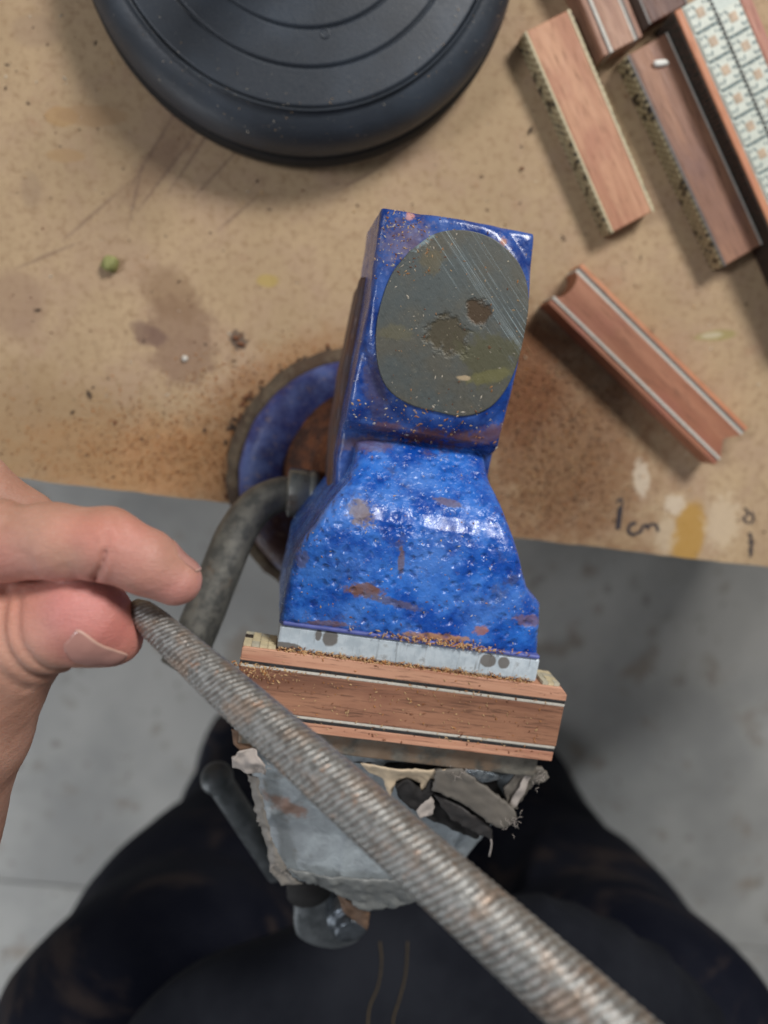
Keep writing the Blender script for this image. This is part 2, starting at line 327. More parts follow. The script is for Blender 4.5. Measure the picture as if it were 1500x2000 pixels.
# ------------------------------------------------------------------ setting: floor
def build_floor():
    g = G('worn_concrete_tiles'); n = g.noise(3.2, 4, .6); n2 = g.noise(22, 5, .65)
    c = g.mix(g.map(n, .35, .65), s2l(146, 145, 142), s2l(176, 174, 169)); c = g.mix(g.map(n2, .55, .72, 0, .55), c, s2l(132, 128, 118)); c = g.mix(g.map(g.noise(11, 4, .6), .56, .66, 0, .55), c, s2l(134, 120, 104)); c = g.mix(g.map(g.noise(26, 3, .6), .62, .70, 0, .6), c, s2l(112, 104, 94))
    m = g.fin(c, .5, g.bump(n2, .2, .002))
    parts = []; T = .9; ang = VANG; ca, sa = math.cos(ang), math.sin(ang)
    gm = plain('floor_grout', s2l(160, 158, 154), .9)
    base = mesh('floor', *boxvf(-3.5, 3.5, -3.5, 3.5, -.86, -.804), gm, smooth=False); base['kind'] = 'structure'
    q = P(780, 1790, -.8); first = None
    for i in range(-3, 3):
        for j in range(-3, 3):
            cx = q[0]+ca*(i+.5)*T-sa*(j+.5)*T; cy = q[1]+sa*(i+.5)*T+ca*(j+.5)*T
            if abs(cx) > 3 or abs(cy) > 3: continue
            if first is None:
                h = T/2-.0010; first = mesh('tile', *boxvf(-h, h, -h, h, -.01, 0), m, base, smooth=False, local=True, bevel=.002); o = first
            else:
                o = first.copy(); C.objects.link(o)
            o.location = (cx, cy, -.8-.0006*random.random()); o.rotation_euler = (0, 0, ang)
            # object coordinates restart per tile: rotate some for variety
            o.rotation_euler[2] += random.choice((0, math.pi/2, math.pi))
build_floor()

# ------------------------------------------------------------------ workbench
def build_bench():
    a = P(0, 930, 0); b = P(1500, 1108, 0); d = (b-a)/np.linalg.norm(b-a); nrm = np.array([-d[1], d[0], 0])
    root = thing('workbench', 'particleboard workbench top, stained, dusty and rust marked, under the vise', 'workbench', (.08, .3, -.8))
    edge = []; N = 260
    for i in range(N+1):
        s = -.45+1.35*i/N; p = a+d*s+nrm*(.0006*mnoise.noise(Vector((s*60, 0, 0)))+.0005*mnoise.noise(Vector((s*400, 3, 0))))
        edge.append((p[0], p[1]))
    far = [a+d*.9+nrm*.85, a-d*.45+nrm*.85]; poly = edge+[(f[0], f[1]) for f in far]; n = len(poly)
    v = [(x, y, -.018) for x, y in poly]+[(x, y, 0) for x, y in poly]
    f = [tuple(range(n-1, -1, -1)), tuple(range(n, 2*n))]+[(i, (i+1) % n, n+(i+1) % n, n+i) for i in range(n)]
    o = mesh('board', v, f, [bench_mat(), edge_mat()], root, smooth=False)
    for p in o.data.polygons: p.material_index = 0 if len(p.vertices) > 4 else 1
    apron = plain('bench_frame_wood', s2l(130, 104, 76), .7)
    for s0, s1, t in ((-.4, .85, .06), (-.4, .85, .78)):
        q = [a+d*s0+nrm*t, a+d*s1+nrm*t, a+d*s1+nrm*(t+.03), a+d*s0+nrm*(t+.03)]; mesh('rail', *prism(q, -.1, -.0185), apron, root, smooth=False)
    for s in (-.4, .8):
        for t in (.09, .72):
            q = [a+d*s+nrm*t, a+d*(s+.05)+nrm*t, a+d*(s+.05)+nrm*(t+.05), a+d*s+nrm*(t+.05)]; mesh('leg', *prism(q, -.8, -.0185), apron, root, smooth=False)
    ink = plain('marker_ink', s2l(58, 52, 58), .6, .4, 900)
    def ribbon(name, strokes, z=.0003):
        vs = []; fs = []
        for st, wd in strokes:
            wd *= 1.5
            pts = catmull([P(x, y, z) for x, y in st], 8); n0 = len(vs)
            for i, p in enumerate(pts):
                t = pts[min(i+1, len(pts)-1)]-pts[max(i-1, 0)]; t = t/np.linalg.norm(t); q = np.array([-t[1], t[0], 0])*wd*(.8+.35*mnoise.noise(Vector((i*.7, n0, 0))))/2
                vs += [p+q, p-q]
            fs += [(n0+2*i, n0+2*i+1, n0+2*i+3, n0+2*i+2) for i in range(len(pts)-1)]; z += .00002
        mesh(name, vs, fs, ink, root, smooth=False)
    ribbon('handwriting', [(((1204, 982), (1212, 974), (1216, 984), (1210, 994)), .0008), (((1212, 990), (1210, 1008), (1207, 1034)), .0020), (((1243, 1022), (1232, 1024), (1228, 1038), (1238, 1044), (1252, 1038)), .0013), (((1252, 1040), (1256, 1028), (1264, 1026), (1266, 1034)), .0012), (((1266, 1032), (1272, 1024), (1282, 1026), (1286, 1038)), .0011)])
    ribbon('pencil_mark', [(((1455, 992), (1462, 1004), (1452, 1012), (1462, 1022)), .0009), (((1468, 1000), (1472, 1012), (1466, 1024)), .0009), (((1464, 1040), (1468, 1056), (1466, 1088)), .0012), (((1460, 1058), (1474, 1060)), .0006), (((1461, 1074), (1472, 1078)), .0006)])
    return root
bench = build_bench()

# ------------------------------------------------------------------ black round base
def build_disc():
    c = P(596, 309, .016); c = np.array([c[0], c[1]+.0885, 0])
    rad = lambda py, z: abs(P(600, py, z)[1]-c[1])
    g = G('black_moulded_plastic'); n = g.noise(900, 3, .6); d = g.map(g.noise(25, 4, .6), .4, .7)
    col = g.mix(d, s2l(38, 44, 52), s2l(52, 60, 70)); col = g.mix(g.map(g.noise(1300, 2, .7), .68, .74, 0, .7), col, s2l(120, 116, 108))
    m = g.fin(col, g.map(n, .3, .7, .42, .56), g.bump(n, .25, .0003), Specular_IOR_Level=.55)
    gr = sorted([rad(210, .0325), rad(128, .0345), rad(48, .0365)], reverse=True)
    H = lambda r: .0322+(gr[0]-r)*.06
    pr = [(.084, 0.0122), (.0868, .0124), (.0876, .0150), (.0874, .0195), (.0855, .0245), (.0820, .0283), (.0775, .0303), (.0732, .0315)]
    for k, r0 in enumerate(gr):
        pr += [(r0+.0014, H(r0+.0014)), (r0+.0005, H(r0+.0005)), (r0+.0003, H(r0)-.0012), (r0-.0003, H(r0)-.0012), (r0-.0005, H(r0-.0005)), (r0-.0014, H(r0-.0014))]
    r0 = gr[-1]; pr += [(r0-.008, H(r0-.008)), (.0175, H(.0175)+.0005), (.0155, H(.0155)+.0022), (.0148, .05), (.0145, .052), (.0001, .052)]
    root = thing('round_stand', 'black moulded plastic disc base with concentric grooves at the back of the bench', 'stand base', c)
    mesh('disc', *lathe(pr, c, 200), m, root)
    p = P(635, 65, H(.055)+.0004); mesh('sprue_mark', *lathe([(.0001, -.0012), (.0010, -.0010), (.0012, .0001), (.0018, .0003), (.0021, -.0004)], p, 20), m, root)
    rub = plain('shaded_rubber', s2l(22, 20, 21), .8, .3)
    mesh('shaded_rubber_ring', *lathe([(.078, .0001), (.086, .0001), (.0880, .0015), (.0886, .006), (.0884, .0105), (.0872, .0121), (.080, .0122)], c, 160), rub, root)  # ring made tall and black to stand for the rim's shaded lower side
    tub = plain('stand_tube_black', s2l(34, 36, 40), .35, .2); mesh('tube_stub', *lathe([(.0118, .0522), (.0118, .11), (.011, .111), (.0001, .111)], c, 48), tub, root)
build_disc()

# ------------------------------------------------------------------ laminated wood blocks
W1 = (s2l(172, 118, 88), s2l(196, 146, 112), s2l(164, 104, 80)); W2 = (s2l(134, 94, 74), s2l(160, 116, 90), s2l(118, 84, 76))
mos = [plain('mosaic_olive', s2l(150, 134, 100), .7, .4), plain('mosaic_cream', s2l(196, 182, 146), .6, .3), plain('mosaic_dark', s2l(54, 44, 36), .7)]
def mosaic(root, name, L, y, z0, z1, side, seed, cell=.0015, mats=None):
    r = random.Random(seed); V = []; Fs = []; mi = []
    nx = int(L/cell); nz = 4; hz = (z1-z0)/nz; t = .0006
    for i in range(nx):
        for j in range(nz):
            x0 = i*L/nx+.00008; x1 = (i+1)*L/nx-.00008; a, b = sorted((y, y+side*(t+r.random()*.0002)))
            v, f = boxvf(x0, x1, a, b, z0+j*hz+.00006, z0+(j+1)*hz-.00006); n = len(V); V += v; Fs += [tuple(k+n for k in q) for q in f]; k = (i+j) % 2 if r.random() < .88 else 2; mi += [k]*6
    o = mesh(name, V, Fs, mats or mos, root, smooth=False, local=True); o['kind'] = 'stuff'
    for p, k in zip(o.data.polygons, mi): p.material_index = k
def block(name, label, p0, p1, p2, ztop, thick, layers, seed, mosaic_side=True, notch=0, group='laminated wood blocks lying on the bench', over=None, zbase=0, bw=.0004):
    """p0 -> p1 runs along the left long edge, width towards p2 (right). layers: (width fraction, material, part name)"""
    a = P(*p0, ztop); b = P(*p1, ztop); d = b-a; L = np.linalg.norm(d) if over is None else over; d = d/np.linalg.norm(d); ang = math.atan2(d[1], d[0])
    nr = np.array([-d[1], d[0], 0]); W = abs((P(*p2, ztop)-a)@nr); z0 = ztop-thick
    root = thing(name, label, 'wood block', (a[0], a[1], z0), ang, group)
    y = 0; tot = sum(l[0] for l in layers); s = 1 if (P(*p2, ztop)-a)@nr > 0 else -1
    for i, (fr, mat, nm) in enumerate(layers):
        w_ = fr/tot*W; ya, yb = sorted((s*y, s*(y+w_))); dz = (0, -.00012, .00008)[i % 3]; yb -= .00003
        if notch and nm == 'core':
            K = 14; pol = []; ym = (ya+yb)/2; hw = (yb-ya)/2
            for k in range(K+1):
                t = -1+2*k/K; pol.append((L-notch*1.5*(1-abs(t)**1.3)**1.1-.0001, ym+t*hw))
            for k in range(K+1):
                t = 1-2*k/K; pol.append((notch*1.15*math.sqrt(max(0, 1-t*t))+.0001, ym+t*hw))
            v, f = prism(pol, 0, thick+dz); mesh(nm, v, f, mat, root, smooth=False, local=True)
        else:
            mesh(nm, *boxvf(.0001*(i % 2), L-.0001*(i % 2), ya, yb, 0, thick+dz), mat, root, smooth=False, local=True, bevel=bw if w_ > .002 else .00015)
        y += w_
    if mosaic_side:
        mosaic(root, 'mosaic_edge', L, 0 if s > 0 else 0, .0005, thick-.0006, -s, seed); mosaic(root, 'mosaic_edge', L, s*W, .0005, thick-.0006, s, seed+5)
    return root, L, W, s
wA = wood('rosewood_light', *W1, seed=1); wB = wood('rosewood_brown', *W2, seed=2); wO = wood('padauk_strip', s2l(186, 118, 82), s2l(206, 142, 104), s2l(176, 108, 84), seed=3); wF = wood('rosewood_red', s2l(150, 96, 70), s2l(170, 116, 88), s2l(160, 96, 82), seed=4)
wD = wood('rosewood_pale', s2l(150, 108, 88), s2l(176, 136, 112), s2l(130, 86, 74), seed=5); wE = wood('rosewood_dark', s2l(92, 60, 50), s2l(112, 76, 60), s2l(84, 54, 48), seed=6); wK = wood('pink_wood_strip', s2l(168, 110, 92), s2l(182, 126, 104), s2l(160, 98, 84), seed=7)
block('wood_block', 'light reddish wood block with cream edge lines, lying nearest to the round black base', (1025, 62), (1195, 455), (1112, 18), .0100, .0100, [(1, m_cream, 'edge_line'), (21.5, wA, 'core'), (1.1, m_cream, 'edge_line')], 11)
bB = block('wood_block', 'brown wood block with a small white chip lying on its upper end', (1225, 108), (1415, 520), (1310, 68), .0108, .0108, [(1.2, m_dgrey, 'edge_line'), (20.5, wB, 'core'), (.8, m_white, 'edge_line'), (.9, m_black, 'edge_line')], 12)
block('wood_block', 'diagonal wood block alone on the right with white lines and scooped ends', (1070, 592), (1396, 908), (1145, 522), .013, .013, [(2.4, wF, 'side_strip'), (.5, m_black, 'inlay_line'), (1.3, m_white, 'inlay_line'), (14, wF, 'core'), (1.4, m_white, 'inlay_line'), (1.1, m_dgrey, 'inlay_line'), (2.0, wO, 'side_strip')], 13, False, .0034)
block('wood_block', 'pale streaked wood block cut off by the top of the photo, with white side lines', (1180, 110), (1072, -150), (1254, 66), .0125, .0125, [(2.6, wD, 'side_strip'), (.6, m_black, 'inlay_line'), (1.4, m_white, 'inlay_line'), (10.5, wD, 'core'), (1.0, m_white, 'inlay_line'), (.9, m_dgrey, 'inlay_line'), (2.2, wD, 'side_strip')], 14, False)
block('wood_block', 'dark wood block at the top between the pale and the patterned block', (1268, 48), (1180, -160), (1345, 8), .0105, .0105, [(1.4, m_dgrey, 'edge_line'), (20, wE, 'core'), (1.2, m_dgrey, 'edge_line')], 15, False)
# patterned block
rC, LC, WC, sC = block('patterned_block', 'wood block topped with two rows of pale blue and tan mosaic squares', (1318, 22), (1505, 445), (1452, -42), .019, .0185, [(3.0, wO, 'side_strip'), (22.0, plain('pale_inlay_ground', s2l(196, 204, 194), .5, .15), 'pattern_ground'), (4.6, wK, 'side_strip')], 16, False, 0, over=.15)
def pattern():
    tan = plain('tan_tile', s2l(190, 164, 136), .5, .3); pal = plain('pale_tile', s2l(200, 204, 190), .45, .12); blu = plain('blue_grey_dash', s2l(98, 122, 124), .5, .3); drk = plain('dark_dash', s2l(48, 50, 48), .6, .3)
    y0 = 3.4/29.6*WC; wd = 21.6/29.6*WC; cw = wd/2-.0007; top = .0185; pitch = .0126; tile_me = None; V1 = []; F1 = []; V2 = []; F2 = []
    def add(V, Fs, x0, x1, ya, yb, z):
        ya, yb = sorted((sC*ya, sC*yb)); v, f = boxvf(x0, x1, ya, yb, z-.0002, z+.0003); n = len(V); V += v; Fs += [tuple(k+n for k in q) for q in f]
    r = random.Random(3)
    for c in (0, 1):
        yb0 = y0+.0004+c*(cw+.0010)
        for k in range(12):
            xo = k*pitch+(0 if c == 0 else -.0045)+.0005
            if xo < 0: continue
            def tile(nm, x0, x1, ya, yb, z, m):
                a, b = sorted((sC*ya, sC*yb)); mesh(nm, *boxvf(x0, x1, a, b, top-.0002, top+z), m, rC, smooth=False, local=True, bevel=.0002)
            tile('pale_tile', xo+.0002, xo+pitch-.0014, yb0, yb0+cw-.0004, .00035, pal)
            tile('tan_tile', xo+.0030, xo+.0070, yb0+cw*.33, yb0+cw*.66, .00055, tan)
            for q in (.08, .72): add(V1, F1, xo+pitch-.0013, xo+pitch-.0005, yb0+cw*(q+.0), yb0+cw*(q+.2), top+.0002)
            add(V1, F1, xo+pitch-.0012, xo+pitch-.0004, yb0+cw*.36, yb0+cw*.64, top+.0002)
            for xx, yy in ((.0010, .24), (.0018, .30), (.0080, .28), (.0088, .22), (.0012, .72), (.0084, .70), (.0090, .76), (.0046, .20), (.0050, .78)): add(V1, F1, xo+xx, xo+xx+.0011, yb0+cw*yy, yb0+cw*(yy+.05), top+.00022)
            for xx in (.0012, .0046, .0084):
                add(V1, F1, xo+xx, xo+xx+.0011, yb0+cw*.07, yb0+cw*.14, top+.0002); add(V1, F1, xo+xx+.0004, xo+xx+.0016, yb0+cw*.86, yb0+cw*.93, top+.0002)
    k = 0
    while k*.0021 < LC-.002:
        add(V2, F2, k*.0021, k*.0021+.0015, y0+wd/2-.0006+r.uniform(-.0002, .0002), y0+wd/2+.0006, top+.0002); k += 1
    a = mesh('blue_dashes', V1, F1, blu, rC, smooth=False, local=True); a['kind'] = 'stuff'
    a = mesh('dark_dashes', V2, F2, drk, rC, smooth=False, local=True); a['kind'] = 'stuff'
pattern()
mosaic(rC, 'mosaic_edge', LC, 0, .0003, .0180, -sC, 77, .0019, [plain('shadow_olive', s2l(58, 50, 40), .8, .4), plain('shadow_brown', s2l(70, 54, 44), .8, .4), mos[2]])  # dark mosaic colours paint the shade on this side face
def pebble(name, c, r, mat, seed, sc=(1, 1, .6), rz=0):
    v, f = lathe([(math.sin(t)*1., -math.cos(t)) for t in np.linspace(.05, math.pi-.05, 9)], (0, 0, 0), 12); out = []
    for p in v:
        p = Vector(p); k = 1+.3*mnoise.noise(p*1.4+Vector((seed, 0, 0))); q = Vector((p.x*sc[0], p.y*sc[1], p.z*sc[2]))*k*r; q.rotate(Matrix.Rotation(rz, 3, 'Z')); out.append((q.x+c[0], q.y+c[1], q.z+c[2]))
    return mesh(name, out, f, mat)
q = P(1291, 123, .0115); tag(pebble('wood_chip', (q[0], q[1], .0115), .0016, plain('white_chip', s2l(238, 236, 226), .5, .05), 3, (2.3, .85, .6), .12), 'small white chip lying on the brown wood block', 'chip')
q = P(215, 515, .002); tag(pebble('green_crumb', (q[0], q[1], .0022), .0036, plain('green_crumb', s2l(150, 150, 92), .7, .35), 5, (1, 1, .8)), 'green round crumb lying alone on the left of the bench', 'crumb')
q = P(361, 700, .001); tag(pebble('white_crumb', (q[0], q[1], .0009), .0014, m_white, 9), 'white crumb in the middle of the dark bench stain', 'crumb')

# ------------------------------------------------------------------ vise
m_blue = blue_mat('blue_hammered_paint', 1.0, True, False); m_blue_flat = blue_mat('blue_smooth_paint', .25, False, False); m_blue_dust = blue_mat('dusty_blue_paint', .2, True, True)  # the anvil body's darker blue puts shade contrast into the paint
BC = [0, 0, 0]
def build_vise():
    root = thing('bench_vise', 'worn blue bench vise with round anvil plate and tape wrapped front jaw', 'vise', L2W(-2, 50, 0), VANG)
    def fieldmesh(name, lo, hi, h, fn, mat):
        X, Y, Z = grid(lo, hi, h); Fd = fn(X, Y, Z).astype(np.float32); v, q = nets(np.broadcast_to(Fd, (X.shape[0], Y.shape[1], Z.shape[2])), lo, h)
        wv = VO[None, :2]+v[:, :1]*VU[None, :2]+v[:, 1:2]*VV[None, :2]; return fastmesh(name, np.column_stack([wv, v[:, 2]]), q, mat, root)
    mm = lambda pts: [(a/1000, b/1000) for a, b in pts]
    an = [W2L(P(x, y, .112)) for x, y in ((748, 400), (1050, 452), (1037, 580), (1004, 760), (984, 850), (978, 900), (962, 975), (880, 1100), (655, 1075), (662, 900), (692, 740), (724, 573))]
    pc = W2L(P(884, 629, .1127))
    def fa(X, Y, Z):
        d = polysdf(X[:, :, 0], Y[:, :, 0], an)[:, :, None]; slope = d-(.112-Z)*.035
        eb = np.sqrt(((X-pc[0]+(Y-pc[1])*.055)/.0242)**2+((Y-pc[1])/.0296)**2); top = Z-.1098-.0022*np.clip((1.16-eb)/.14, 0, 1)**.7+np.clip((.0795-Y)/.009, 0, 1)**1.6*.0030+np.clip((.0715-Y)/.003, 0, 1)*.007+.00012*wob(X, Y, Z, 260, 3)
        f = smax(slope, top, .0022); f = smax(f, .066-Z, .002)
        return f+.00010*wob(X, Y, Z, 700, 5)
    fieldmesh('anvil_body', (-.040, .034, .062), (.026, .147, .116), .0008, fa, m_blue_flat)
    oct_ = [(800, 490), (765, 535), (742, 600), (734, 660), (740, 720), (760, 762), (800, 790), (850, 804), (905, 813), (955, 797), (990, 758), (1012, 705), (1026, 645), (1033, 590), (1026, 540), (1002, 498), (960, 464), (905, 449), (850, 456)]
    oct_ = catmull([P(x, y, .1127) for x, y in oct_+[oct_[0]]], 6)[:-1]; pl = [W2L(q) for q in oct_]
    v, f = prism([L2W(a, b, 0)[:2] for a, b in pl], .1095, .1127); mesh('anvil_plate', v, f, anvil_mat(), root, smooth=False, bevel=.0003)
    nk = [W2L(P(x, y, z)) for x, y, z in ((700, 866, .103), (722, 862, .103), (925, 876, .103), (946, 890, .104), (955, 945, .109), (978, 985, .115))]+[W2L(P(x, y, .12)) for x, y in ((1004, 1055), (1028, 1145), (1055, 1178), (1050, 1290))]+[(.0402, .0075), (-.043, .0075)]+[W2L(P(x, y, .12)) for x, y in ((572, 1085), (581, 1068), (640, 990))]+[W2L(P(682, 935, .111)), W2L(P(694, 905, .106))]
    hv = [7, 10, 22, 34, 40, 44, 48, 52, 58, 64, 69, 74]; hz = [.1236, .1238, .1242, .1243, .1241, .1231, .1211, .1180, .1122, .1062, .1020, .0990]
    def fj(X, Y, Z):
        d = polysdf(X[:, :, 0], Y[:, :, 0], nk)[:, :, None]; H = np.interp(Y*1000, hv, hz)
        H = H-.0022*np.clip((X-.020)/.02, 0, 1)**2*1.0+.0003*wob(X, Y, Z, 190, 9)
        f = smax(d-(.12-Z)*.03, Z-H, .0042); f = smax(f, .058-Z, .002); return f+.00013*wob(X, Y, Z, 800, 11)
    fieldmesh('fixed_jaw', (-.048, .002, .054), (.046, .076, .128), .00075, fj, m_blue)
    # jaw plate
    g = G('worn_jaw_steel'); rot = g.mapping(rot=(0, 0, -VANG)); nn = g.noise(1, 4, .7, g.mapping(vec=rot, sc=(900, 60, 60))); n2 = g.noise(160, 5, .7)
    c = g.mix(g.map(n2, .35, .65), s2l(190, 202, 210), s2l(216, 226, 232)); c = g.mix(g.map(nn, .58, .72, 0, .65), c, s2l(96, 92, 90)); c = g.mix(g.map(n2, .56, .68, 0, .6), c, s2l(120, 116, 112))
    for px, py, rx, ry in ((645, 1246, 15, 17), (622, 1240, 6, 12), (953, 1290, 16, 14), (984, 1294, 12, 12), (560, 1262, 30, 8)):
        p = P(px, py, .123); c = g.mix(g.math('MULTIPLY', g.blob((p[0], p[1], 0), (rx*.00016, ry*.00016), VANG, .2, 600, .12), .85), c, s2l(104, 94, 84))
    p = P(830, 1310, .123); jm = g.fin(c, g.map(n2, .3, .7, .28, .5), g.bump(nn, .3, .0003), Metallic=.2)
    bx = lambda u0, u1, v0, v1, z0, z1: prism([L2W(u0, v0, 0)[:2], L2W(u1, v0, 0)[:2], L2W(u1, v1, 0)[:2], L2W(u0, v1, 0)[:2]], z0, z1)
    mesh('jaw_plate', *bx(-.0425, .0402, .0003, .0080, .095, .1231), jm, root, smooth=False, bevel=.0008)
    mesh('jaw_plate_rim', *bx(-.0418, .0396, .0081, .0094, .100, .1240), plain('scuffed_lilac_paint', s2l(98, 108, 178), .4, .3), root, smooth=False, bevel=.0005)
    # slide body and column, greasy unpainted casting
    cast = metal('greasy_casting', s2l(74, 62, 66), s2l(98, 84, 80), .45, .35, s2l(96, 62, 44), .8, 90, .5, .45, .6)
    def fs(X, Y, Z):
        d = polysdf(X[:, :, 0], Y[:, :, 0], [W2L(P(x, y, .086)) for x, y in ((705, 537), (930, 560), (925, 900), (700, 1040), (640, 1040), (640, 940), (648, 850), (666, 724), (686, 630))])[:, :, None]
        f = smax(d, Z-.0885, .002); f = smax(f, .045-Z, .002); gr = np.abs(Z-.070)-.0012; return smax(f, -np.maximum(gr, -(d+.0016)), .001)+.00015*wob(X, Y, Z, 400, 2)
    fieldmesh('slide_body', (-.046, .014, .042), (.022, .119, .092), .0011, fs, cast)
    # slide bar going under both jaws
    mesh('slide_bar', *bx(-.019, .017, -.062, .04, .050, .074), m_steel_dark, root, smooth=False, bevel=.001)
    mesh('column', *lathe([(.044, .012), (.036, .018), (.031, .028), (.031, .046)], L2W(-8, 49, 0) if False else L2W(-.008, .049, 0), 64), m_rust, root)
    bc = tuple(P(702, 938, 0)[:2])+(0,); BC[:] = bc
    # swivel base: blue raised ring, sawdust caked inner web, grimy outer flange
    grime = metal('grimy_flange', s2l(92, 80, 64), s2l(120, 104, 84), .75, .1, s2l(70, 52, 38), .9, 150, .9, .4, .6)
    def rough(vf, a, s):
        o = []
        for p in vf[0]:
            k = mnoise.noise(Vector(p)*s)*a; dx, dy = p[0]-bc[0], p[1]-bc[1]; r = math.hypot(dx, dy)+1e-9; o.append((p[0]+dx/r*k, p[1]+dy/r*k, p[2]+k*.4))
        return o, vf[1]
    mesh('base_flange', *rough(lathe([(.050, .0012), (.0588, .0012), (.0600, .003), (.0592, .0058), (.0560, .0078), (.0540, .0080), (.0520, .004)], bc, 200), .0007, 220), grime, root)
    fr = root
    o = mesh('swivel_ring', *rough(lathe([(.034, .004), (.0345, .0125), (.0362, .0145), (.0470, .0160), (.0515, .0145), (.0538, .0105), (.0542, .003)], bc, 160), .0004, 130), m_blue_dust, root)
    mesh('swivel_web', *rough(lathe([(.036, -.03), (.0363, .0128), (.0300, .0118), (.0001, .012)], bc, 96), .0003, 200), m_rust, root)
    mesh('base_underside', *lathe([(.0505, -.034), (.0535, -.022), (.0545, -.004), (.0530, .001)], bc, 120), m_blue_dust, root)
    mesh('clamp_foot', *lathe([(.0001, -.036), (.049, -.0355), (.0495, -.031), (.0001, -.030)], bc, 96), m_rust, root)
    # bolt with collar and bent handle on the left
    a = P(662, 968, .052); b = P(575, 962, .052); ax = Vector((b-a).tolist()).normalized(); k = 1
    mesh('lock_collar', *lathe([(.0001, -.006), (.0066, -.006), (.0066, .004), (.0060, .0042), (.0060, .005), (.0067, .0052), (.0067, .0062), (.0060, .0064), (.0062, .0078), (.0082, .0084), (.0090, .0092), (.0092, .0110), (.0088, .0116), (.0093, .0122), (.0096, .0190), (.0092, .0197), (.0076, .0202), (.0001, .0204)], a, 48, ax), m_steel_dark, root)
    pts = catmull([P(582, 964, .052), P(545, 966, .052), P(500, 990, .053), P(463, 1040, .055), P(435, 1105, .058), P(402, 1190, .062), P(372, 1262, .066), P(352, 1305, .068)], 10)
    n = len(pts); rd = [.0065+.0012*min(1, i/(n*.5)) for i in range(n)]; pts += [pts[-1]+(pts[-1]-pts[-2])*.35, pts[-1]+(pts[-1]-pts[-2])*.5]; rd += [.0062, .001]
    mesh('lock_handle', *tube(pts, rd, 40), m_handle, root)
    # ---- front jaw with tape
    px = [(462, 1425, .117), (455, 1470, .114), (480, 1510, .112), (500, 1590, .106), (520, 1660, .100), (545, 1722, .096), (640, 1740, .094), (715, 1778, .092), (800, 1766, .092), (862, 1730, .094), (950, 1652, .100), (990, 1600, .105), (1040, 1540, .112), (1062, 1500, .117)]
    pol = [W2L(P(*p)) for p in px]; pol = [(a, min(b, -.0258)) for a, b in pol]; pol[0] = (pol[0][0], -.0256); pol[-1] = (pol[-1][0], -.0256)
    hole = W2L(P(880, 1560, .112)); hb = [W2L(P(700, 1545, .11)), W2L(P(960, 1555, .11))]
    def ft(X, Y, Z):
        d = polysdf(X[:, :, 0], Y[:, :, 0], pol)[:, :, None]; dist = np.clip((-.027-Y)/.045, 0, 1)
        H = .1185-.0045*np.clip((-.0285-Y)/.003, 0, 1)-.014*dist-.003*np.clip((d+.012)/.012, 0, 1)**2
        cr = .0013*(1-np.clip(np.abs(wob(X, Y, Z*0, 75, 21))*3.5, 0, 1))**2+.0005*np.abs(wob(X, Y, Z*0, 110, 22)); f = smax(d+.0010*wob(X, Y, Z, 120, 8)+.0002*wob(X, Y, Z, 600, 12), Z-H-cr+.0006, .005)
        f = smax(f, .075-Z, .003); e = ((X-hole[0])/.0155)**2+((Y-hole[1]+(X-hole[0])*.5)/.0062)**2+((Z-.115)/.012)**2
        return smax(f, (1-np.sqrt(e))*.006, .001)
    g = G('grey_duct_tape'); n1 = g.noise(70, 4, .6); n2 = g.noise(420, 5, .7); v = g.vor(95, 'DISTANCE_TO_EDGE', g.mapping(vec=g.co, sc=(1, 1, .2)))
    c = g.mix(g.map(n1, .35, .65), s2l(124, 130, 134), s2l(150, 158, 162)); c = g.mix(g.map(g.noise(50, 5, .7), .54, .68, 0, .6), c, s2l(92, 84, 72)); c = g.mix(g.map(n2, .62, .74, 0, .6), c, s2l(70, 64, 58)); 
    p = P(560, 1580, .105); c = g.mix(g.math('MULTIPLY', g.blob((p[0], p[1], 0), (.008, .003), -.6, .8, 300, .4), .7), c, s2l(124, 86, 62))
    tape = g.fin(c, g.map(n2, .3, .7, .32, .55), g.bump(g.noise(150, 4, .6, None, 1.5), .6, .001), Specular_IOR_Level=.5)
    fieldmesh('taped_jaw', (-.056, -.092, .072), (.056, -.020, .124), .0008, ft, tape)
    fp = metal('front_jaw_steel', s2l(92, 90, 84), s2l(128, 124, 114), .4, .5, s2l(120, 96, 74), .7, 120, .4, .45, .6)
    mesh('front_jaw_plate', *bx(-.050, .048, -.0335, -.0256, .095, .1186), fp, root, smooth=False, bevel=.0006)
    shade_black = plain('black_shade_and_washer', s2l(30, 27, 26), .8, .4); paper = plain('torn_cream_paper', s2l(204, 184, 156), .8, .14, 120); fray = plain('frayed_grey_tape', s2l(104, 98, 90), .65, .14, 120); pale = plain('pale_tape_scrap', s2l(176, 166, 158), .7, .14, 120); brown = plain('brown_tape_glue', s2l(112, 86, 66), .7, .3, 300)  # the first black also serves as painted shade in the torn gap
    def flap(name, pts, mat, th=.0005, curl=.0008, seed=0, jag=.0003):
        pts3 = []; m = len(pts)
        for i in range(m):
            a = P(*pts[i]); b = P(*pts[(i+1) % m]); k = max(2, int(np.linalg.norm(b-a)/.0012))
            for j in range(k):
                q = a+(b-a)*j/k; q = q+np.array([mnoise.noise(Vector((q[0]*900, q[1]*900, seed))), mnoise.noise(Vector((q[0]*900, q[1]*900, seed+7))), 0])*jag*2; q[2] += curl*mnoise.noise(Vector((q[0]*160, q[1]*160, seed+3))); pts3.append(q)
        n = len(pts3); xy = np.array(pts3)[:, :2]; o0 = xy.mean(0); zs = np.array([q[2] for q in pts3]); bb = (xy.min(0), xy.max(0)); st = .0009; ins = []
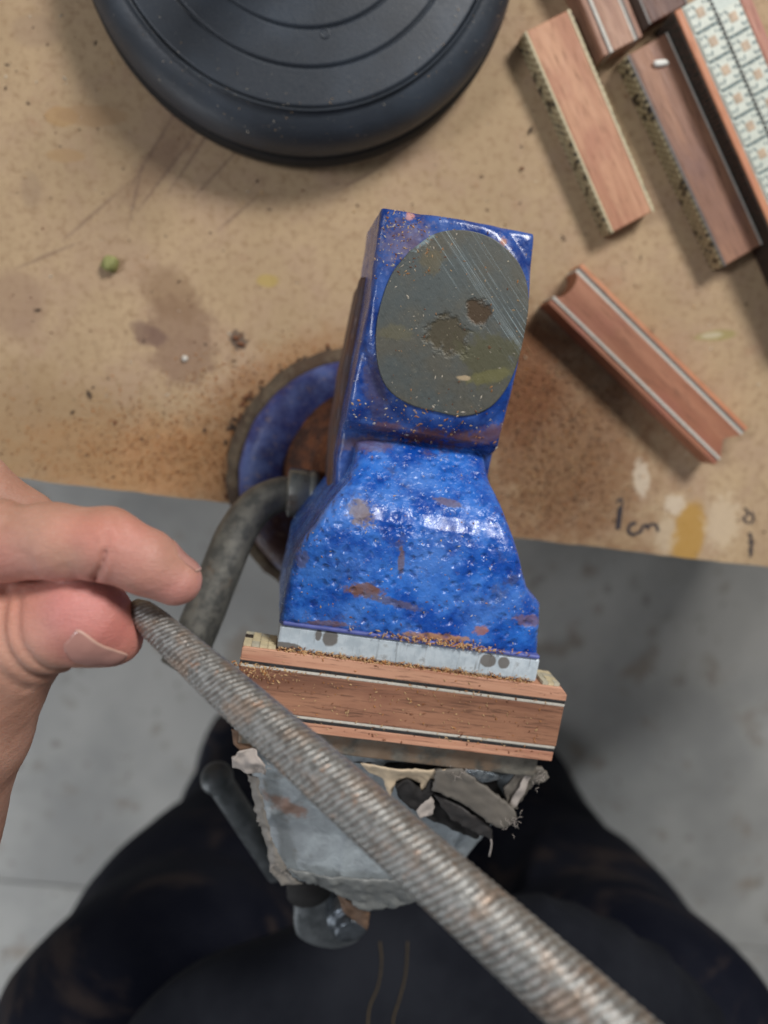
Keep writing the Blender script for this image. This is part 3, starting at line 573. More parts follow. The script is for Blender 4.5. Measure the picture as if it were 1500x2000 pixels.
        gx, gy = np.meshgrid(np.arange(bb[0][0], bb[1][0], st), np.arange(bb[0][1], bb[1][1], st)); gx = gx.ravel(); gy = gy.ravel(); dd = polysdf(gx, gy, xy); keep = dd < -st*.55
        ins = np.column_stack([gx[keep], gy[keep]]); allv = np.vstack([xy, ins]) if len(ins) else xy
        rs = delaunay_2d_cdt([Vector(((q-o0)*1000).tolist()) for q in allv], [(i, (i+1) % n) for i in range(n)], [], 1, 1e-6)
        vv = [np.array(q)/1000+o0 for q in rs[0]]; V = []
        for q in vv:
            w_ = 1/(((xy-q)**2).sum(1)+1e-9)**1.2; zb = float((w_*zs).sum()/w_.sum()); ed = min(1, math.sqrt(((xy-q)**2).sum(1).min())/.0015)
            z = zb+curl*(.9*mnoise.noise(Vector((q[0]*260, q[1]*260, seed+9)))+.5*abs(mnoise.noise(Vector((q[0]*700+q[1]*500, q[1]*200, seed)))))*(.4+.6*ed); V.append((q[0], q[1], z))
        N = len(V); V += [(a, b_, z-th) for a, b_, z in V]; Fs = [tuple(f) for f in rs[2]]+[tuple(N+k for k in f[::-1]) for f in rs[2]]
        cnt = {}
        for f in rs[2]:
            for k in range(len(f)): e = (f[k], f[(k+1) % len(f)]); cnt[e] = 1
        Fs += [(a, N+a, N+b_, b_) for a, b_ in cnt if (b_, a) not in cnt]
        mesh(name, V, Fs, mat, root)
    flap('gap_shadow_lining', [(690, 1490, .1105), (760, 1500, .1105), (780, 1560, .1095), (840, 1600, .1085), (930, 1640, .107), (960, 1605, .108), (1010, 1600, .108), (960, 1510, .1115), (860, 1490, .1115)], shade_black, .0012, .001, 1)  # black sheet standing for the shade inside the gap
    flap('paper_scrap', [(705, 1492, .1178), (760, 1500, .1178), (850, 1506, .1178), (905, 1500, .1178), (895, 1512, .1145), (858, 1522, .1140), (838, 1560, .1130), (826, 1568, .1130), (820, 1530, .1140), (795, 1518, .1142), (775, 1524, .114), (762, 1560, .1135), (775, 1578, .113), (762, 1572, .113), (748, 1520, .1143), (716, 1504, .1148)], paper, .0006, .0012, 2)
    flap('paper_scrap', [(838, 1550, .1150), (850, 1572, .1145), (846, 1592, .114), (820, 1598, .114), (812, 1582, .114)], pale, .0005, .0012, 3)
    flap('hollow_shade_lining', [(772, 1535, .1160), (796, 1524, .1165), (826, 1548, .1160), (842, 1524, .1165), (860, 1528, .116), (836, 1560, .1155), (812, 1585, .115), (786, 1566, .1155)], shade_black, .0014, .002, 4)  # black sheet painting the dark hollows between the scraps
    flap('torn_tape_strip', [(852, 1506, .1180), (900, 1500, .1185), (948, 1538, .1185), (1004, 1580, .1180), (1008, 1602, .1175), (985, 1618, .1172), (962, 1612, .1170), (900, 1568, .1172), (845, 1545, .1170)], fray, .0022, .0008, 5, .0004)
    flap('torn_tape_strip', [(848, 1552, .1150), (900, 1574, .1155), (960, 1618, .1155), (962, 1640, .1140), (930, 1628, .1135), (880, 1600, .1135)], plain('dark_tape_fold', s2l(56, 52, 50), .6, .3), .0010, .001, 15)
    flap('torn_tape_strip', [(985, 1540, .1160), (1018, 1500, .1165), (1060, 1500, .1160), (1072, 1520, .1150), (1040, 1535, .1150), (1005, 1582, .1130), (985, 1580, .1130)], fray, .0012, .0022, 6, .0006)
    flap('torn_tape_strip', [(1010, 1545, .1175), (1030, 1510, .1180), (1042, 1514, .1180), (1018, 1560, .116), (1000, 1585, .1150), (992, 1575, .115)], pale, .0006, .001, 16, .0003)
    flap('torn_tape_strip', [(452, 1425, .118), (500, 1420, .118), (505, 1470, .117), (470, 1465, .117), (455, 1450, .117)], brown, .0006, .0015, 7)
    flap('torn_tape_strip', [(468, 1462, .1190), (500, 1468, .1200), (518, 1490, .1190), (520, 1512, .1180), (484, 1508, .1170), (455, 1498, .1170), (455, 1480, .1175)], pale, .0008, .0030, 8, .0005)
    flap('torn_tape_strip', [(484, 1512, .1130), (505, 1520, .1135), (516, 1580, .111), (530, 1640, .107), (560, 1700, .104), (590, 1728, .1015), (548, 1728, .1010), (528, 1695, .1020), (520, 1650, .1040), (500, 1590, .107)], plain('grey_tape_edge', s2l(132, 126, 118), .55, .14, 120), .0007, .0016, 9, .0005)
    flap('torn_tape_strip', [(560, 1700, .1050), (640, 1712, .1050), (760, 1718, .1040), (860, 1700, .1040), (870, 1730, .101), (800, 1768, .0975), (715, 1780, .0970), (655, 1745, .099), (600, 1722, .102)], plain('grey_tape_fold', s2l(112, 114, 112), .45, .14, 120), .0006, .0016, 10, .0004)
    flap('torn_tape_strip', [(655, 1742, .0960), (700, 1768, .0950), (722, 1782, .0950), (718, 1818, .090), (690, 1800, .090), (668, 1775, .092)], brown, .0006, .0015, 11, .0004)
    v, f = tube(catmull([P(957, 1632, .113), P(960, 1648, .112), P(956, 1672, .110)], 5), [.0003]*11, 6); mesh('loose_thread', v, f, pale, root)
    r = random.Random(4); parts = []
    for (cx, cy, z, n, sp) in ((510, 1500, .119, 9, 16), (1000, 1605, .1185, 22, 14), (1045, 1525, .117, 16, 18), (540, 1700, .104, 8, 20), (905, 1505, .1185, 8, 20)):
        for _ in range(n):
            x, y = cx+r.gauss(0, sp*.6), cy+r.gauss(0, sp*.5); a = r.uniform(0, 6.3); l = r.uniform(5, 14)
            parts.append(tube(catmull([P(x, y, z), P(x+l*.5*math.cos(a), y+l*.5*math.sin(a), z+.0008), P(x+l*math.cos(a+.4), y+l*math.sin(a+.4), z+.0002)], 3), [.00007]*7, 4))
    o = mesh('frayed_threads', *join(parts), pale, root); o['kind'] = 'stuff'
    q = P(935, 1508, .1165); chrome = metal('bright_lump_metal', s2l(120, 128, 134), s2l(150, 156, 160), .15, .9, s2l(90, 74, 60), .6, 300, .5, .45, .6)  # chrome lump shaped to give a metallic glint on the jaw
    o = pebble('jaw_glint_lump', (q[0], q[1], q[2]), .0052, chrome, 2, (1.35, .62, .5), VANG-.1); o.parent = root; o.matrix_parent_inverse = root.matrix_world.inverted()
    # handle rod, screw head
    a = P(424, 1520, .048); b = P(545, 1705, .046); ax = Vector((b-a).tolist()).normalized(); L = float(np.linalg.norm(b-a))
    dd = [(.0001, -.0068)]+[(.0068*math.sin(t), -.0068*math.cos(t)) for t in np.linspace(.3, 2.2, 10)]+[(.0054, .0052), (.0052, L), (.0001, L)]
    mesh('handle_rod', *lathe(dd, a, 40, ax), m_rod, root)
    hd = catmull([P(x, y, .058) for x, y in ((586, 1735), (650, 1735), (704, 1756), (716, 1800), (704, 1838), (660, 1856), (612, 1850), (578, 1828), (574, 1780), (586, 1735))], 5)[:-1]
    V = []; Fs = []; n = len(hd); cc = sum(hd)/n; lv = [(-.030, 1.0), (-.003, 1.0), (-.001, .975), (0, .93), (.0004, .5)]
    for dz, k in lv:
        for q in hd: r_ = cc+(q-cc)*k; V.append((r_[0], r_[1], q[2]+dz))
    for a_ in range(len(lv)-1):
        for k in range(n): k2 = (k+1) % n; Fs.append((a_*n+k, a_*n+k2, (a_+1)*n+k2, (a_+1)*n+k)) 
    Fs.append(tuple(range(n-1, -1, -1))); Fs.append(tuple((len(lv)-1)*n+k for k in range(n)))
    o = mesh('screw_head', V, Fs, m_rod, root); import bmesh; bm = bmesh.new(); bm.from_mesh(o.data); bmesh.ops.recalc_face_normals(bm, faces=bm.faces); bm.to_mesh(o.data); bm.free()
    q = P(684, 1812, .066); ax2 = Vector((0.12, -.30, .9))
    mesh('screw_end_cap', *lathe([(.0001, -.014), (.0090, -.014), (.0090, -.004), (.0084, -.0026), (.0068, -.0022), (.0066, -.0014), (.0064, .0016), (.0057, .0023), (.0001, .0024)], q, 48, ax2), metal('polished_bolt', s2l(88, 94, 100), s2l(112, 118, 124), .2, .85, None, 0, 200, .2), root)
    q = P(605, 1742, .078); mesh('dark_washer', *lathe([(.0001, -.006), (.0085, -.006), (.0088, 0), (.0001, .0004)], q, 40, (.1, -.3, 1)), shade_black, root)
    return root
vise = build_vise()
# clamped block: runs from the left end along the jaws
p0 = P(470, 1283, .1238); wC = wood('clamped_rosewood', s2l(116, 78, 60), s2l(164, 118, 92), s2l(134, 90, 72), seed=8); wCo = wood('clamped_orange_strip', s2l(178, 124, 98), s2l(204, 154, 126), s2l(168, 112, 92), seed=9)
def clamped():
    a = P(470, 1280, .1238); b = P(1106, 1366, .1238); u0, v0 = W2L(a); u1, v1 = W2L(b); print('clamped local', u0, v0, u1, v1)
    L = u1-u0; o = L2W(u0, -.0001, .1112); root = thing('wood_block', 'reddish wood block with paired black and white lines clamped in the vise jaws', 'wood block', o, VANG)
    lay = [(4.2, wCo, 'side_strip'), (1.0, m_black, 'inlay_line'), (.82, m_white, 'inlay_line'), (13.3, wC, 'core'), (.82, m_white, 'inlay_line'), (.95, m_black, 'inlay_line'), (3.2, wCo, 'side_strip')]
    y = 0; tot = sum(l[0] for l in lay); sc = .0249/tot
    for i, (w_, m, nm) in enumerate(lay):
        w2 = w_*sc; dz = (0, -.0001, .00006)[i % 3]; c = .0022 if i in (0,) else (.0012 if i == 6 else .0002)
        yb, ya = -y, -y-w2+.00002; x0 = .0001; x1 = L-.0006*y/.0249
        if i == 0: pol = [(x0, ya), (x1, ya), (x1, yb-c), (x1-c, yb), (x0+.0004, yb), (x0, yb-.0004)]
        else: pol = [(x0, ya), (x1, ya), (x1, yb), (x0, yb)]
        mesh(nm, *prism(pol, 0, .0126+dz), m, root, smooth=False, local=True, bevel=.0003 if w2 > .002 else .00012); y += w2
    mats = [m_cream, plain('mosaic_pale', s2l(190, 184, 160), .6), mos[2]]
    mosaic(root, 'mosaic_edge', L-.0025, .0001, .0004, .0122, 1, 40, .0034, mats) if False else None
    V, Fs = boxvf(0.0002, L-.003, 0.00004, .0016, .0003, .0118); 
    return root
blk = clamped()
def clamped_back():                         # the mosaic face shows left and right of the jaw plate only
    a = P(470, 1280, .1238); u0, _ = W2L(a); b = P(1106, 1366, .1238); u1, _ = W2L(b)
    mats = [m_cream, plain('mosaic_pale', s2l(196, 190, 168), .6), mos[2]]; V = []; Fs = []; mi = []; r = random.Random(5)
    for x0, x1 in ((0.0003, -.0427-u0), (.0424-u0, u1-u0-.0028)):
        n = max(3, int((x1-x0)/.0024))
        for i in range(n):
            for j in range(4):
                v, f = boxvf(x0+(x1-x0)*i/n+.00006, x0+(x1-x0)*(i+1)/n-.00006, .00005, .0009+r.random()*.0003, .0004+j*.0029, .0004+j*.0029+.0028); m = len(V); V += v; Fs += [tuple(k+m for k in q) for q in f]; mi += [r.choice((0, 0, 0, 1, 1, 1, 0, 0, 2)) if j < 3 else r.choice((0, 0, 1))]*6
    o = mesh('mosaic_edge', V, Fs, mats, blk, smooth=False, local=True); o['kind'] = 'stuff'
    for p, k in zip(o.data.polygons, mi): p.material_index = k
clamped_back()

# ------------------------------------------------------------------ round file
def build_file():
    a = P(262, 1184, .1635); b = P(1104, 1934, .224); d = b-a; L0 = np.linalg.norm(d); d /= L0; L = L0+.055
    A = np.array([0, 0, 1.])-d*d[2]; A /= np.linalg.norm(A); B = np.cross(d, A)
    ns, nt = 1700, 150; s = np.linspace(0, L, ns)[:, None]; th = np.linspace(0, 2*math.pi, nt, endpoint=False)[None, :]
    R = np.interp(s/L0, [0, .02, .06, .25, .5, .8, 1, 1.5], [.0022, .0033, .0039, .0050, .0058, .0064, .0068, .0074])
    ph = s/.00165-.0*s+3*th/(2*math.pi)*1.0; ph = (s/.00120-(s*s/L)*.50/.00120*.5)+9*th/(2*math.pi)+.06*np.sin(th*5+s*130)
    saw = ph-np.floor(ph); row = np.floor(ph); k = 20
    teeth = np.sin(th*26-s*900)
    prof = np.where(saw < .65, saw/.65, (1-saw)/.35)
    wear = .55+.45*np.sin(s*90+3*np.sin(th+s*40))*np.sin(th*2+1.3)
    r = R+(prof*(.80+.20*teeth)*.00020-.00010)*(.72+.28*wear)*np.clip(s/.004, .2, 1)
    P0 = a[None, None]+s[:, :, None]*d+(r*np.cos(th))[:, :, None]*A+(r*np.sin(th))[:, :, None]*B
    v = P0.reshape(-1, 3); i = np.arange(ns-1)[:, None]*nt; j = np.arange(nt)[None, :]; j2 = (j+1) % nt
    q = np.stack([i+j, i+j2, i+nt+j2, i+nt+j], -1).reshape(-1, 4)
    g = G('rusty_file_steel'); n1 = g.noise(120, 5, .65); n2 = g.noise(600, 4, .7)
    c = g.mix(g.map(n2, .35, .65), s2l(110, 110, 107), s2l(160, 161, 158)); c = g.mix(g.map(n1, .50, .66, 0, .55), c, s2l(158, 130, 106)); c = g.mix(g.map(g.noise(260, 4, .7), .60, .70, 0, .6), c, s2l(176, 130, 96))
    an_ = g.t.nodes.new('ShaderNodeAttribute'); an_.attribute_name = 'groove'; c = g.mix(g.math('MULTIPLY', an_.outputs['Fac'], g.map(g.noise(150, 4, .6), .3, .6, .35, .85)), c, s2l(92, 78, 66))
    m = g.fin(c, g.map(n2, .3, .7, .30, .56), g.bump(n2, .6, .0004), Metallic=.5)
    root = thing('round_file', 'rusty grey round rasp file held at its tip, crossing over the clamped block', 'file', a)
    fo = fastmesh('toothed_shaft', v, q, m, root); at = fo.data.attributes.new('groove', 'FLOAT', 'POINT'); at.data.foreach_set('value', np.clip(1-prof*1.3+0*th, 0, 1).astype(np.float32).ravel())
    tip = [(.0001, -.0010), (.0012, -.0008), (.0020, -.0002), (.0023, .0004)]
    mesh('tip', *lathe(tip, a, 40, d.tolist()), m, root)
    e = a+d*L; mesh('tang', *lathe([(.0073, -.001), (.0060, .004), (.0030, .012), (.0022, .035), (.0001, .036)], e, 32, d.tolist()), m_rod, root)
    hw = wood('file_handle_wood', s2l(176, 130, 84), s2l(196, 150, 100), s2l(160, 112, 72), seed=20)
    mesh('handle', *lathe([(.0001, .010), (.0085, .010), (.0100, .013), (.0115, .025), (.0095, .038), (.0120, .065), (.0135, .085), (.0110, .102), (.0001, .106)], e, 40, d.tolist()), hw, root)
build_file()

# ------------------------------------------------------------------ person
def build_person():
    root = thing('person', 'person in dark trousers standing at the bench, bare left hand pinching the file tip', 'person', (.1, -.55, -.8))
    I = [(P(-330, 985, .160), .0125), (P(8, 1058, .1695), .0092), (P(110, 1058, .171), .0086), (P(210, 1064, .172), .0083), (P(285, 1098, .172), .0073), (P(343, 1134, .171), .0060)]
    T = [(P(-200, 1640, .140), .025), (P(-75, 1420, .154), .0165), (P(28, 1246, .162), .0125), (P(95, 1222, .1645), .0108), (P(150, 1212, .1655), .0102), (P(190, 1224, .1655), .0088), (P(224, 1246, .1645), .0064)]
    Mi = [(P(-330, 930, .150), .0115), (P(-70, 945, .152), .0095), (P(45, 1022, .149), .0082), (P(130, 1085, .145), .0065)]
    Ri = [(P(-330, 960, .136), .0110), (P(-120, 970, .134), .0088), (P(-10, 1050, .132), .0078), (P(50, 1110, .133), .0062)]
    Pi = [(P(-330, 1040, .124), .0095), (P(-150, 1050, .120), .0075), (P(-60, 1120, .120), .0066), (P(-20, 1170, .124), .0052)]
    Pa = [(P(-330, 985, .148), .0155), (P(-330, 1250, .146), .022), (P(-230, 1600, .140), .025), (P(-260, 2050, .105), .029), (P(-300, 2700, .04), .037)]
    lo = (-.160, -.255, .004); h = .00085
    lo = (-.172, -.300, .0); X, Y, Z = grid(lo, (.006, .008, .192), .00125)
    def chain(X, Y, Z, ch, k):
        f = None
        for (a, ra), (b, rb) in zip(ch[:-1], ch[1:]):
            c = capsule(X, Y, Z, a, b, ra, rb); f = c if f is None else smin(f, c, k)
        return f
    def hand(X, Y, Z, fine):
        pa = chain(X, Y, Z, Pa, .01); th = chain(X, Y, Z, T, .004); pa = smin(pa, th, .010)
        ix = chain(X, Y, Z, I, .0022)
        pad = capsule(X, Y, Z, P(150, 1190, .167), P(170, 1200, .167), .0090, .0088); pa = smin(pa, pad, .003); pa = smin(pa, capsule(X, Y, Z, P(-80, 1150, .158), P(55, 1190, .161), .012, .0085), .004)
        fing = ix
        for ch in (Mi, Ri, Pi): fing = smin(fing, chain(X, Y, Z, ch, .0025), .0006)
        f = smin(fing, pa, .0007)
        if fine:
            # knuckle swelling, skin folds
            def crease(pts, dep, wd, zmin, z=.176):
                nonlocal f
                q = [P(x, y, z) for x, y in pts]; d2 = None; XX, YY = X[:, :, 0], Y[:, :, 0]
                q = catmull(q, 5)
                for a, b in zip(q[:-1], q[1:]):
                    e = b-a; t = np.clip(((XX-a[0])*e[0]+(YY-a[1])*e[1])/(e[0]**2+e[1]**2+1e-12), 0, 1); dd = (XX-a[0]-t*e[0])**2+(YY-a[1]-t*e[1])**2
                    d2 = dd if d2 is None else np.minimum(d2, dd)
                f = f+(dep*np.exp(-d2/(wd*wd)))[:, :, None]*(Z > zmin)
            crease([(216, 1040), (214, 1070), (206, 1098), (186, 1128)], .0006, .0008, .165); crease([(213, 1072), (205, 1100), (184, 1132)], .0008, .0006, .165)
            crease([(228, 1012), (250, 1040), (256, 1055)], .00025, .0008, .165); crease([(60, 1075), (72, 1110), (76, 1135)], .00028, .0012, .165); crease([(135, 1100), (150, 1128)], .0002, .001, .165); crease([(196, 1050), (194, 1080), (186, 1105)], .0003, .0006, .165); crease([(232, 1070), (228, 1100), (220, 1130)], .00022, .0006, .165); crease([(90, 1090), (100, 1120)], .0002, .0009, .165)
            crease([(45, 968), (20, 1000), (4, 1030)], .0006, .0013, .165); crease([(28, 975), (8, 995)], .0005, .0010, .165)
            crease([(8, 1160), (22, 1235), (60, 1300), (112, 1338)], .0011, .0013, .150, .170); crease([(40, 1165), (58, 1240), (95, 1290), (140, 1312)], .0009, .0012, .150, .170); crease([(-5, 1230), (10, 1290), (50, 1345)], .0006, .0014, .150, .17)
            crease([(100, 1150), (88, 1185), (96, 1215)], .00025, .0022, .150, .174)
            f = f+.00012*wob(X, Y, Z, 420, 31)+.00005*wob(X, Y, Z, 1500, 32)
        return f
    g = G('skin'); n = g.noise(60, 4, .6); c = g.mix(g.map(n, .35, .65), s2l(172, 128, 108), s2l(190, 146, 126))
    def B(px, py, rx, ry, col, f, z=.172, rot=0):
        nonlocal c; p = P(px, py, z); k = .00012; c = g.mix(g.math('MULTIPLY', g.blob((p[0], p[1], 0), (rx*k, ry*k), rot, .3, 150, .75), f), c, col)
    B(165, 1190, 90, 75, s2l(210, 134, 130), .75); B(235, 1250, 50, 60, s2l(190, 108, 100), .65); B(160, 1260, 50, 30, s2l(170, 106, 96), .7); B(350, 1150, 60, 45, s2l(200, 134, 128), .6); B(255, 1070, 70, 50, s2l(204, 140, 130), .55); B(20, 1110, 70, 60, s2l(208, 138, 130), .5); B(30, 1200, 50, 60, s2l(196, 132, 112), .5); B(200, 1030, 70, 30, s2l(210, 134, 118), .5)
    pores = g.noise(1500, 3, .7); c = g.mix(g.map(pores, .35, .65, 0, .18), c, s2l(170, 110, 92)); c = g.mix(g.map(g.noise(2500, 2, .6), .68, .76, 0, .5), c, s2l(235, 210, 190))
    lines = g.noise(1, 3, .6, g.mapping(rot=(0, 0, .5), sc=(500, 2400, 900)))
    skin = g.fin(c, g.map(pores, .3, .7, .42, .58), g.bump(lines, .6, .0004, g.bump(pores, .45, .0003)), Subsurface_Weight=.22, Subsurface_Scale=.004, Specular_IOR_Level=.45)
    g.b.inputs['Subsurface Radius'].default_value = (1, .35, .2)
    # one continuous surface at one resolution
    X, Y, Z = grid((-.150, -.135, .100), (.002, .006, .190), .00065)
    Fd = hand(X, Y, Z, True); Fd = np.maximum(Fd, (-.134-Y)*1.0+0*Z) if False else Fd
    v1, q1 = nets(Fd.astype(np.float32), (-.150, -.135, .100), .00065)
    o = fastmesh('arm_and_hand', v1, q1, skin, root)
    # forearm beyond the frame, same surface carried on at a coarser grain
    return root, skin, o
person, skin, handobj = build_person()
def nails():
    nm = G('fingernail'); n = nm.noise(300, 3, .5); mat = nm.fin(nm.mix(n, s2l(160, 114, 104), s2l(186, 138, 126)), .28, None, Coat_Weight=.2)
    edge = plain('nail_free_edge', s2l(196, 156, 140), .4, .08)
    dg = bpy.context.evaluated_depsgraph_get(); bv = BVHTree.FromObject(handobj, dg)
    # each nail: a curved plate pressed onto the finger, found by casting towards the finger's axis
    def nail(cen, axis, outw, length, width, lift, name='fingernail', sweep=.95):
        cen = Vector(cen); ax = Vector(axis).normalized(); ow = Vector(outw); ow = (ow-ax*ow.dot(ax)).normalized(); sd = ax.cross(ow); V = []; nu, nv = 16, 18; Fs = []
        for i in range(nu+1):
            for j in range(nv+1):
                s = i/nu; t = -1+2*j/nv; ang = t*sweep; w_ = width*(1-.35*max(0, s-.75)/.25*abs(t)**2)
                dirv = ow*math.cos(ang)+sd*math.sin(ang); o = cen+ax*(length*(s-.5)*(1-.34*t**4 if s > .5 else 1-.55*t*t)); hit = bv.find_nearest(o+dirv*width*1.15)[0]
                q = hit if hit is not None and (hit-o).length < width*3 else o+dirv*width; V.append(q+dirv*(lift*(.45+.8*s)*(1-.5*abs(t)**6)))
        N = len(V); V += [p-ow*.0005 for p in V]
        st = nv+1
        for i in range(nu):
            for j in range(nv): a = i*st+j; Fs.append((a, a+1, a+st+1, a+st)); Fs.append((N+a, N+a+st, N+a+st+1, N+a+1))
        per = [j for j in range(st)]+[i*st+nv for i in range(1, nu+1)]+[nu*st+j for j in range(nv-1, -1, -1)]+[i*st for i in range(nu-1, 0, -1)]
        for k in range(len(per)): a, b = per[k], per[(k+1) % len(per)]; Fs.append((b, a, N+a, N+b))
        o = mesh(name, V, Fs, [mat, edge], person)
        for p in o.data.polygons:
            vi = [x % N for x in p.vertices]
            if min(vi)//st >= nu-1: p.material_index = 1
    t0 = P(203, 1226, .1650); nail(t0, np.array([.70, .62, .30]), np.array([-.45, -.72, .48]), .0078, .0085, .00025, sweep=.80)
    i0 = P(285, 1098, .172); i1 = P(343, 1134, .171); d = i1-i0; nail(i0+d*.93, d, np.array([.45, .85, -.55]), .0105, .0062, .0005)
nails()
def trousers():
    Ll = [(P(520, 2420, -.15), .125), (P(345, 2050, -.16), .117), (P(385, 1840, -.32), .108), (P(500, 1670, -.50), .100), (P(520, 1500, -.66), .085), (P(540, 1450, -.75), .07)]
    Rl = [(P(1080, 2420, -.15), .125), (P(1215, 2070, -.16), .115), (P(1135, 1870, -.32), .108), (P(1015, 1700, -.50), .106), (P(1000, 1560, -.66), .085), (P(1000, 1500, -.75), .07)]
    Hp = [(P(620, 2420, -.15), .12), (P(980, 2420, -.15), .12)]
    allp = Ll+Rl; mn = np.min([p-r for p, r in allp], 0)-.03; mx = np.max([p+r for p, r in allp], 0)+.03; h = .007
    X, Y, Z = grid(mn, mx, h)
    def ch(c, k):
        f = None
        for (a, ra), (b, rb) in zip(c[:-1], c[1:]):
            s = capsule(X, Y, Z, a, b, ra, rb); f = s if f is None else smin(f, s, k)
        return f
    f = smin(ch(Ll, .03), ch(Rl, .03), .05); f = smin(f, ch(Hp, .03), .06); f = smin(f, ch([(P(790, 2300, -.18), .10), (P(790, 2060, -.26), .09), (P(780, 1880, -.36), .08), (P(770, 1740, -.52), .07)], .03), .05)
    f = f+.003*wob(X, Y, Z, 20, 41)-.006*(1-np.clip(np.abs(wob(X*.8+Y*.5, Y, Z*1.6, 20, 42))*1.6, 0, 1))**2; f = np.maximum(f, -.785-Z)
    v, q = nets(f.astype(np.float32), mn, h)
    g = G('dark_navy_cloth'); n = g.noise(900, 2, .6); c = g.mix(g.map(g.noise(12, 4, .6), .35, .7), s2l(12, 15, 28), s2l(26, 28, 38)); c = g.mix(g.map(g.noise(1, 4, .65, g.mapping(rot=(0, 0, .55), sc=(5, 26, 8)), 1.), .52, .68, 0, .8), c, s2l(58, 50, 48))  # stretched brownish bands paint lit folds into the cloth colour
    o = fastmesh('trousers', v, q, g.fin(c, .85, g.bump(n, .4, .001), Specular_IOR_Level=.12), person)
    A, B_, C_ = grid((-.30, -.50, -.16), (.36, -.15, .10), .004); ce = P(870, 2170, .02)
    sh_ = (np.sqrt(((A-ce[0])/.165)**2+((B_-ce[1])/.092)**2+((C_-ce[2]+.03)/.05)**2)-1)*.06+.0035*wob(A, B_, C_, 45, 51)+.002*np.abs(wob(A, B_, C_, 110, 52)); v, q = nets(sh_.astype(np.float32), (-.30, -.50, -.16), .004)
    g2 = G('charcoal_cotton'); o2 = fastmesh('shirt_hem', v, q, g2.fin(g2.mix(g2.map(g2.noise(14, 4, .6), .35, .7), s2l(18, 20, 27), s2l(32, 34, 40)), .9, g2.bump(g2.noise(900, 2, .6), .4, .001), Specular_IOR_Level=.15), person)
    bv = BVHTree.FromObject(o2, bpy.context.evaluated_depsgraph_get()); gold = plain('gold_thread', s2l(88, 74, 50), .6)
    for line in (((742, 1838), (745, 1880), (738, 1925), (722, 1965), (718, 2005), (716, 2060)), ((796, 1838), (792, 1900), (780, 1950), (768, 1990), (766, 2050))):
        parts = []; pts = catmull([P(x, y, 0) for x, y in line], 26)
        hits = []
        for p in pts:
            dr = Vector((p-np.array([0, 0, CH])).tolist()).normalized(); hit = bv.ray_cast(Vector((0, 0, CH)), dr)[0]
            if hit is not None: hits.append(np.array(hit)+np.array([0, 0, .0005]))
        for i in range(0, len(hits)-1, 1):
            a, b = hits[i], hits[i+1]
            if np.linalg.norm(a-b) < .05: parts.append(tube([a, a+(b-a)*.72], [.00045, .00045], 6))
        if parts: s_ = mesh('seam_stitching', *join(parts), gold, person); s_['kind'] = 'stuff'
    # shoes
    sh = plain('dark_shoe_leather', s2l(28, 26, 26), .5)
    for c in (Ll[-1][0], Rl[-1][0]):
        A, B_, C_ = grid((c[0]-.08, c[1]-.12, -.805), (c[0]+.08, c[1]+.2, -.69), .006)
        s = smin(capsule(A, B_, C_, (c[0], c[1]-.05, -.76), (c[0], c[1]+.1, -.768), .045, .040), capsule(A, B_, C_, (c[0], c[1], -.74), (c[0], c[1], -.70), .05, .05), .03); s = smax(s, -.7985-C_, .006)
        v, q = nets(s.astype(np.float32), (c[0]-.08, c[1]-.12, -.805), .006); fastmesh('shoe', v, q, sh, person)
trousers()

# ------------------------------------------------------------------ sawdust and crumbs (nobody could count them)
def chips(name, items, mats, label, cat='sawdust'):
    r = random.Random(len(items)); V = []; Fs = []; mi = []
    for (x, y, z, s) in items:
        a = r.uniform(0, 6.3); el = r.uniform(.7, 2.0); n = len(V); ca, sa = math.cos(a), math.sin(a)
        for dx, dy, dz in ((1, 0, .1), (0, .6, .15), (-1, 0, .05), (0, -.6, .1), (.1, .1, .75), (0, 0, -.3)):
            dx *= el*r.uniform(.7, 1.2); dy *= r.uniform(.6, 1.2); V.append((x+(dx*ca-dy*sa)*s, y+(dx*sa+dy*ca)*s, z+dz*s))
        Fs += [(n+i, n+(i+1) % 4, n+4) for i in range(4)]+[(n+(i+1) % 4, n+i, n+5) for i in range(4)]; mi += [r.randrange(len(mats))]*8
    o = mesh(name, V, Fs, mats, smooth=False); o['kind'] = 'stuff'; o['label'] = label; o['category'] = cat
    for p, k in zip(o.data.polygons, mi): p.material_index = k
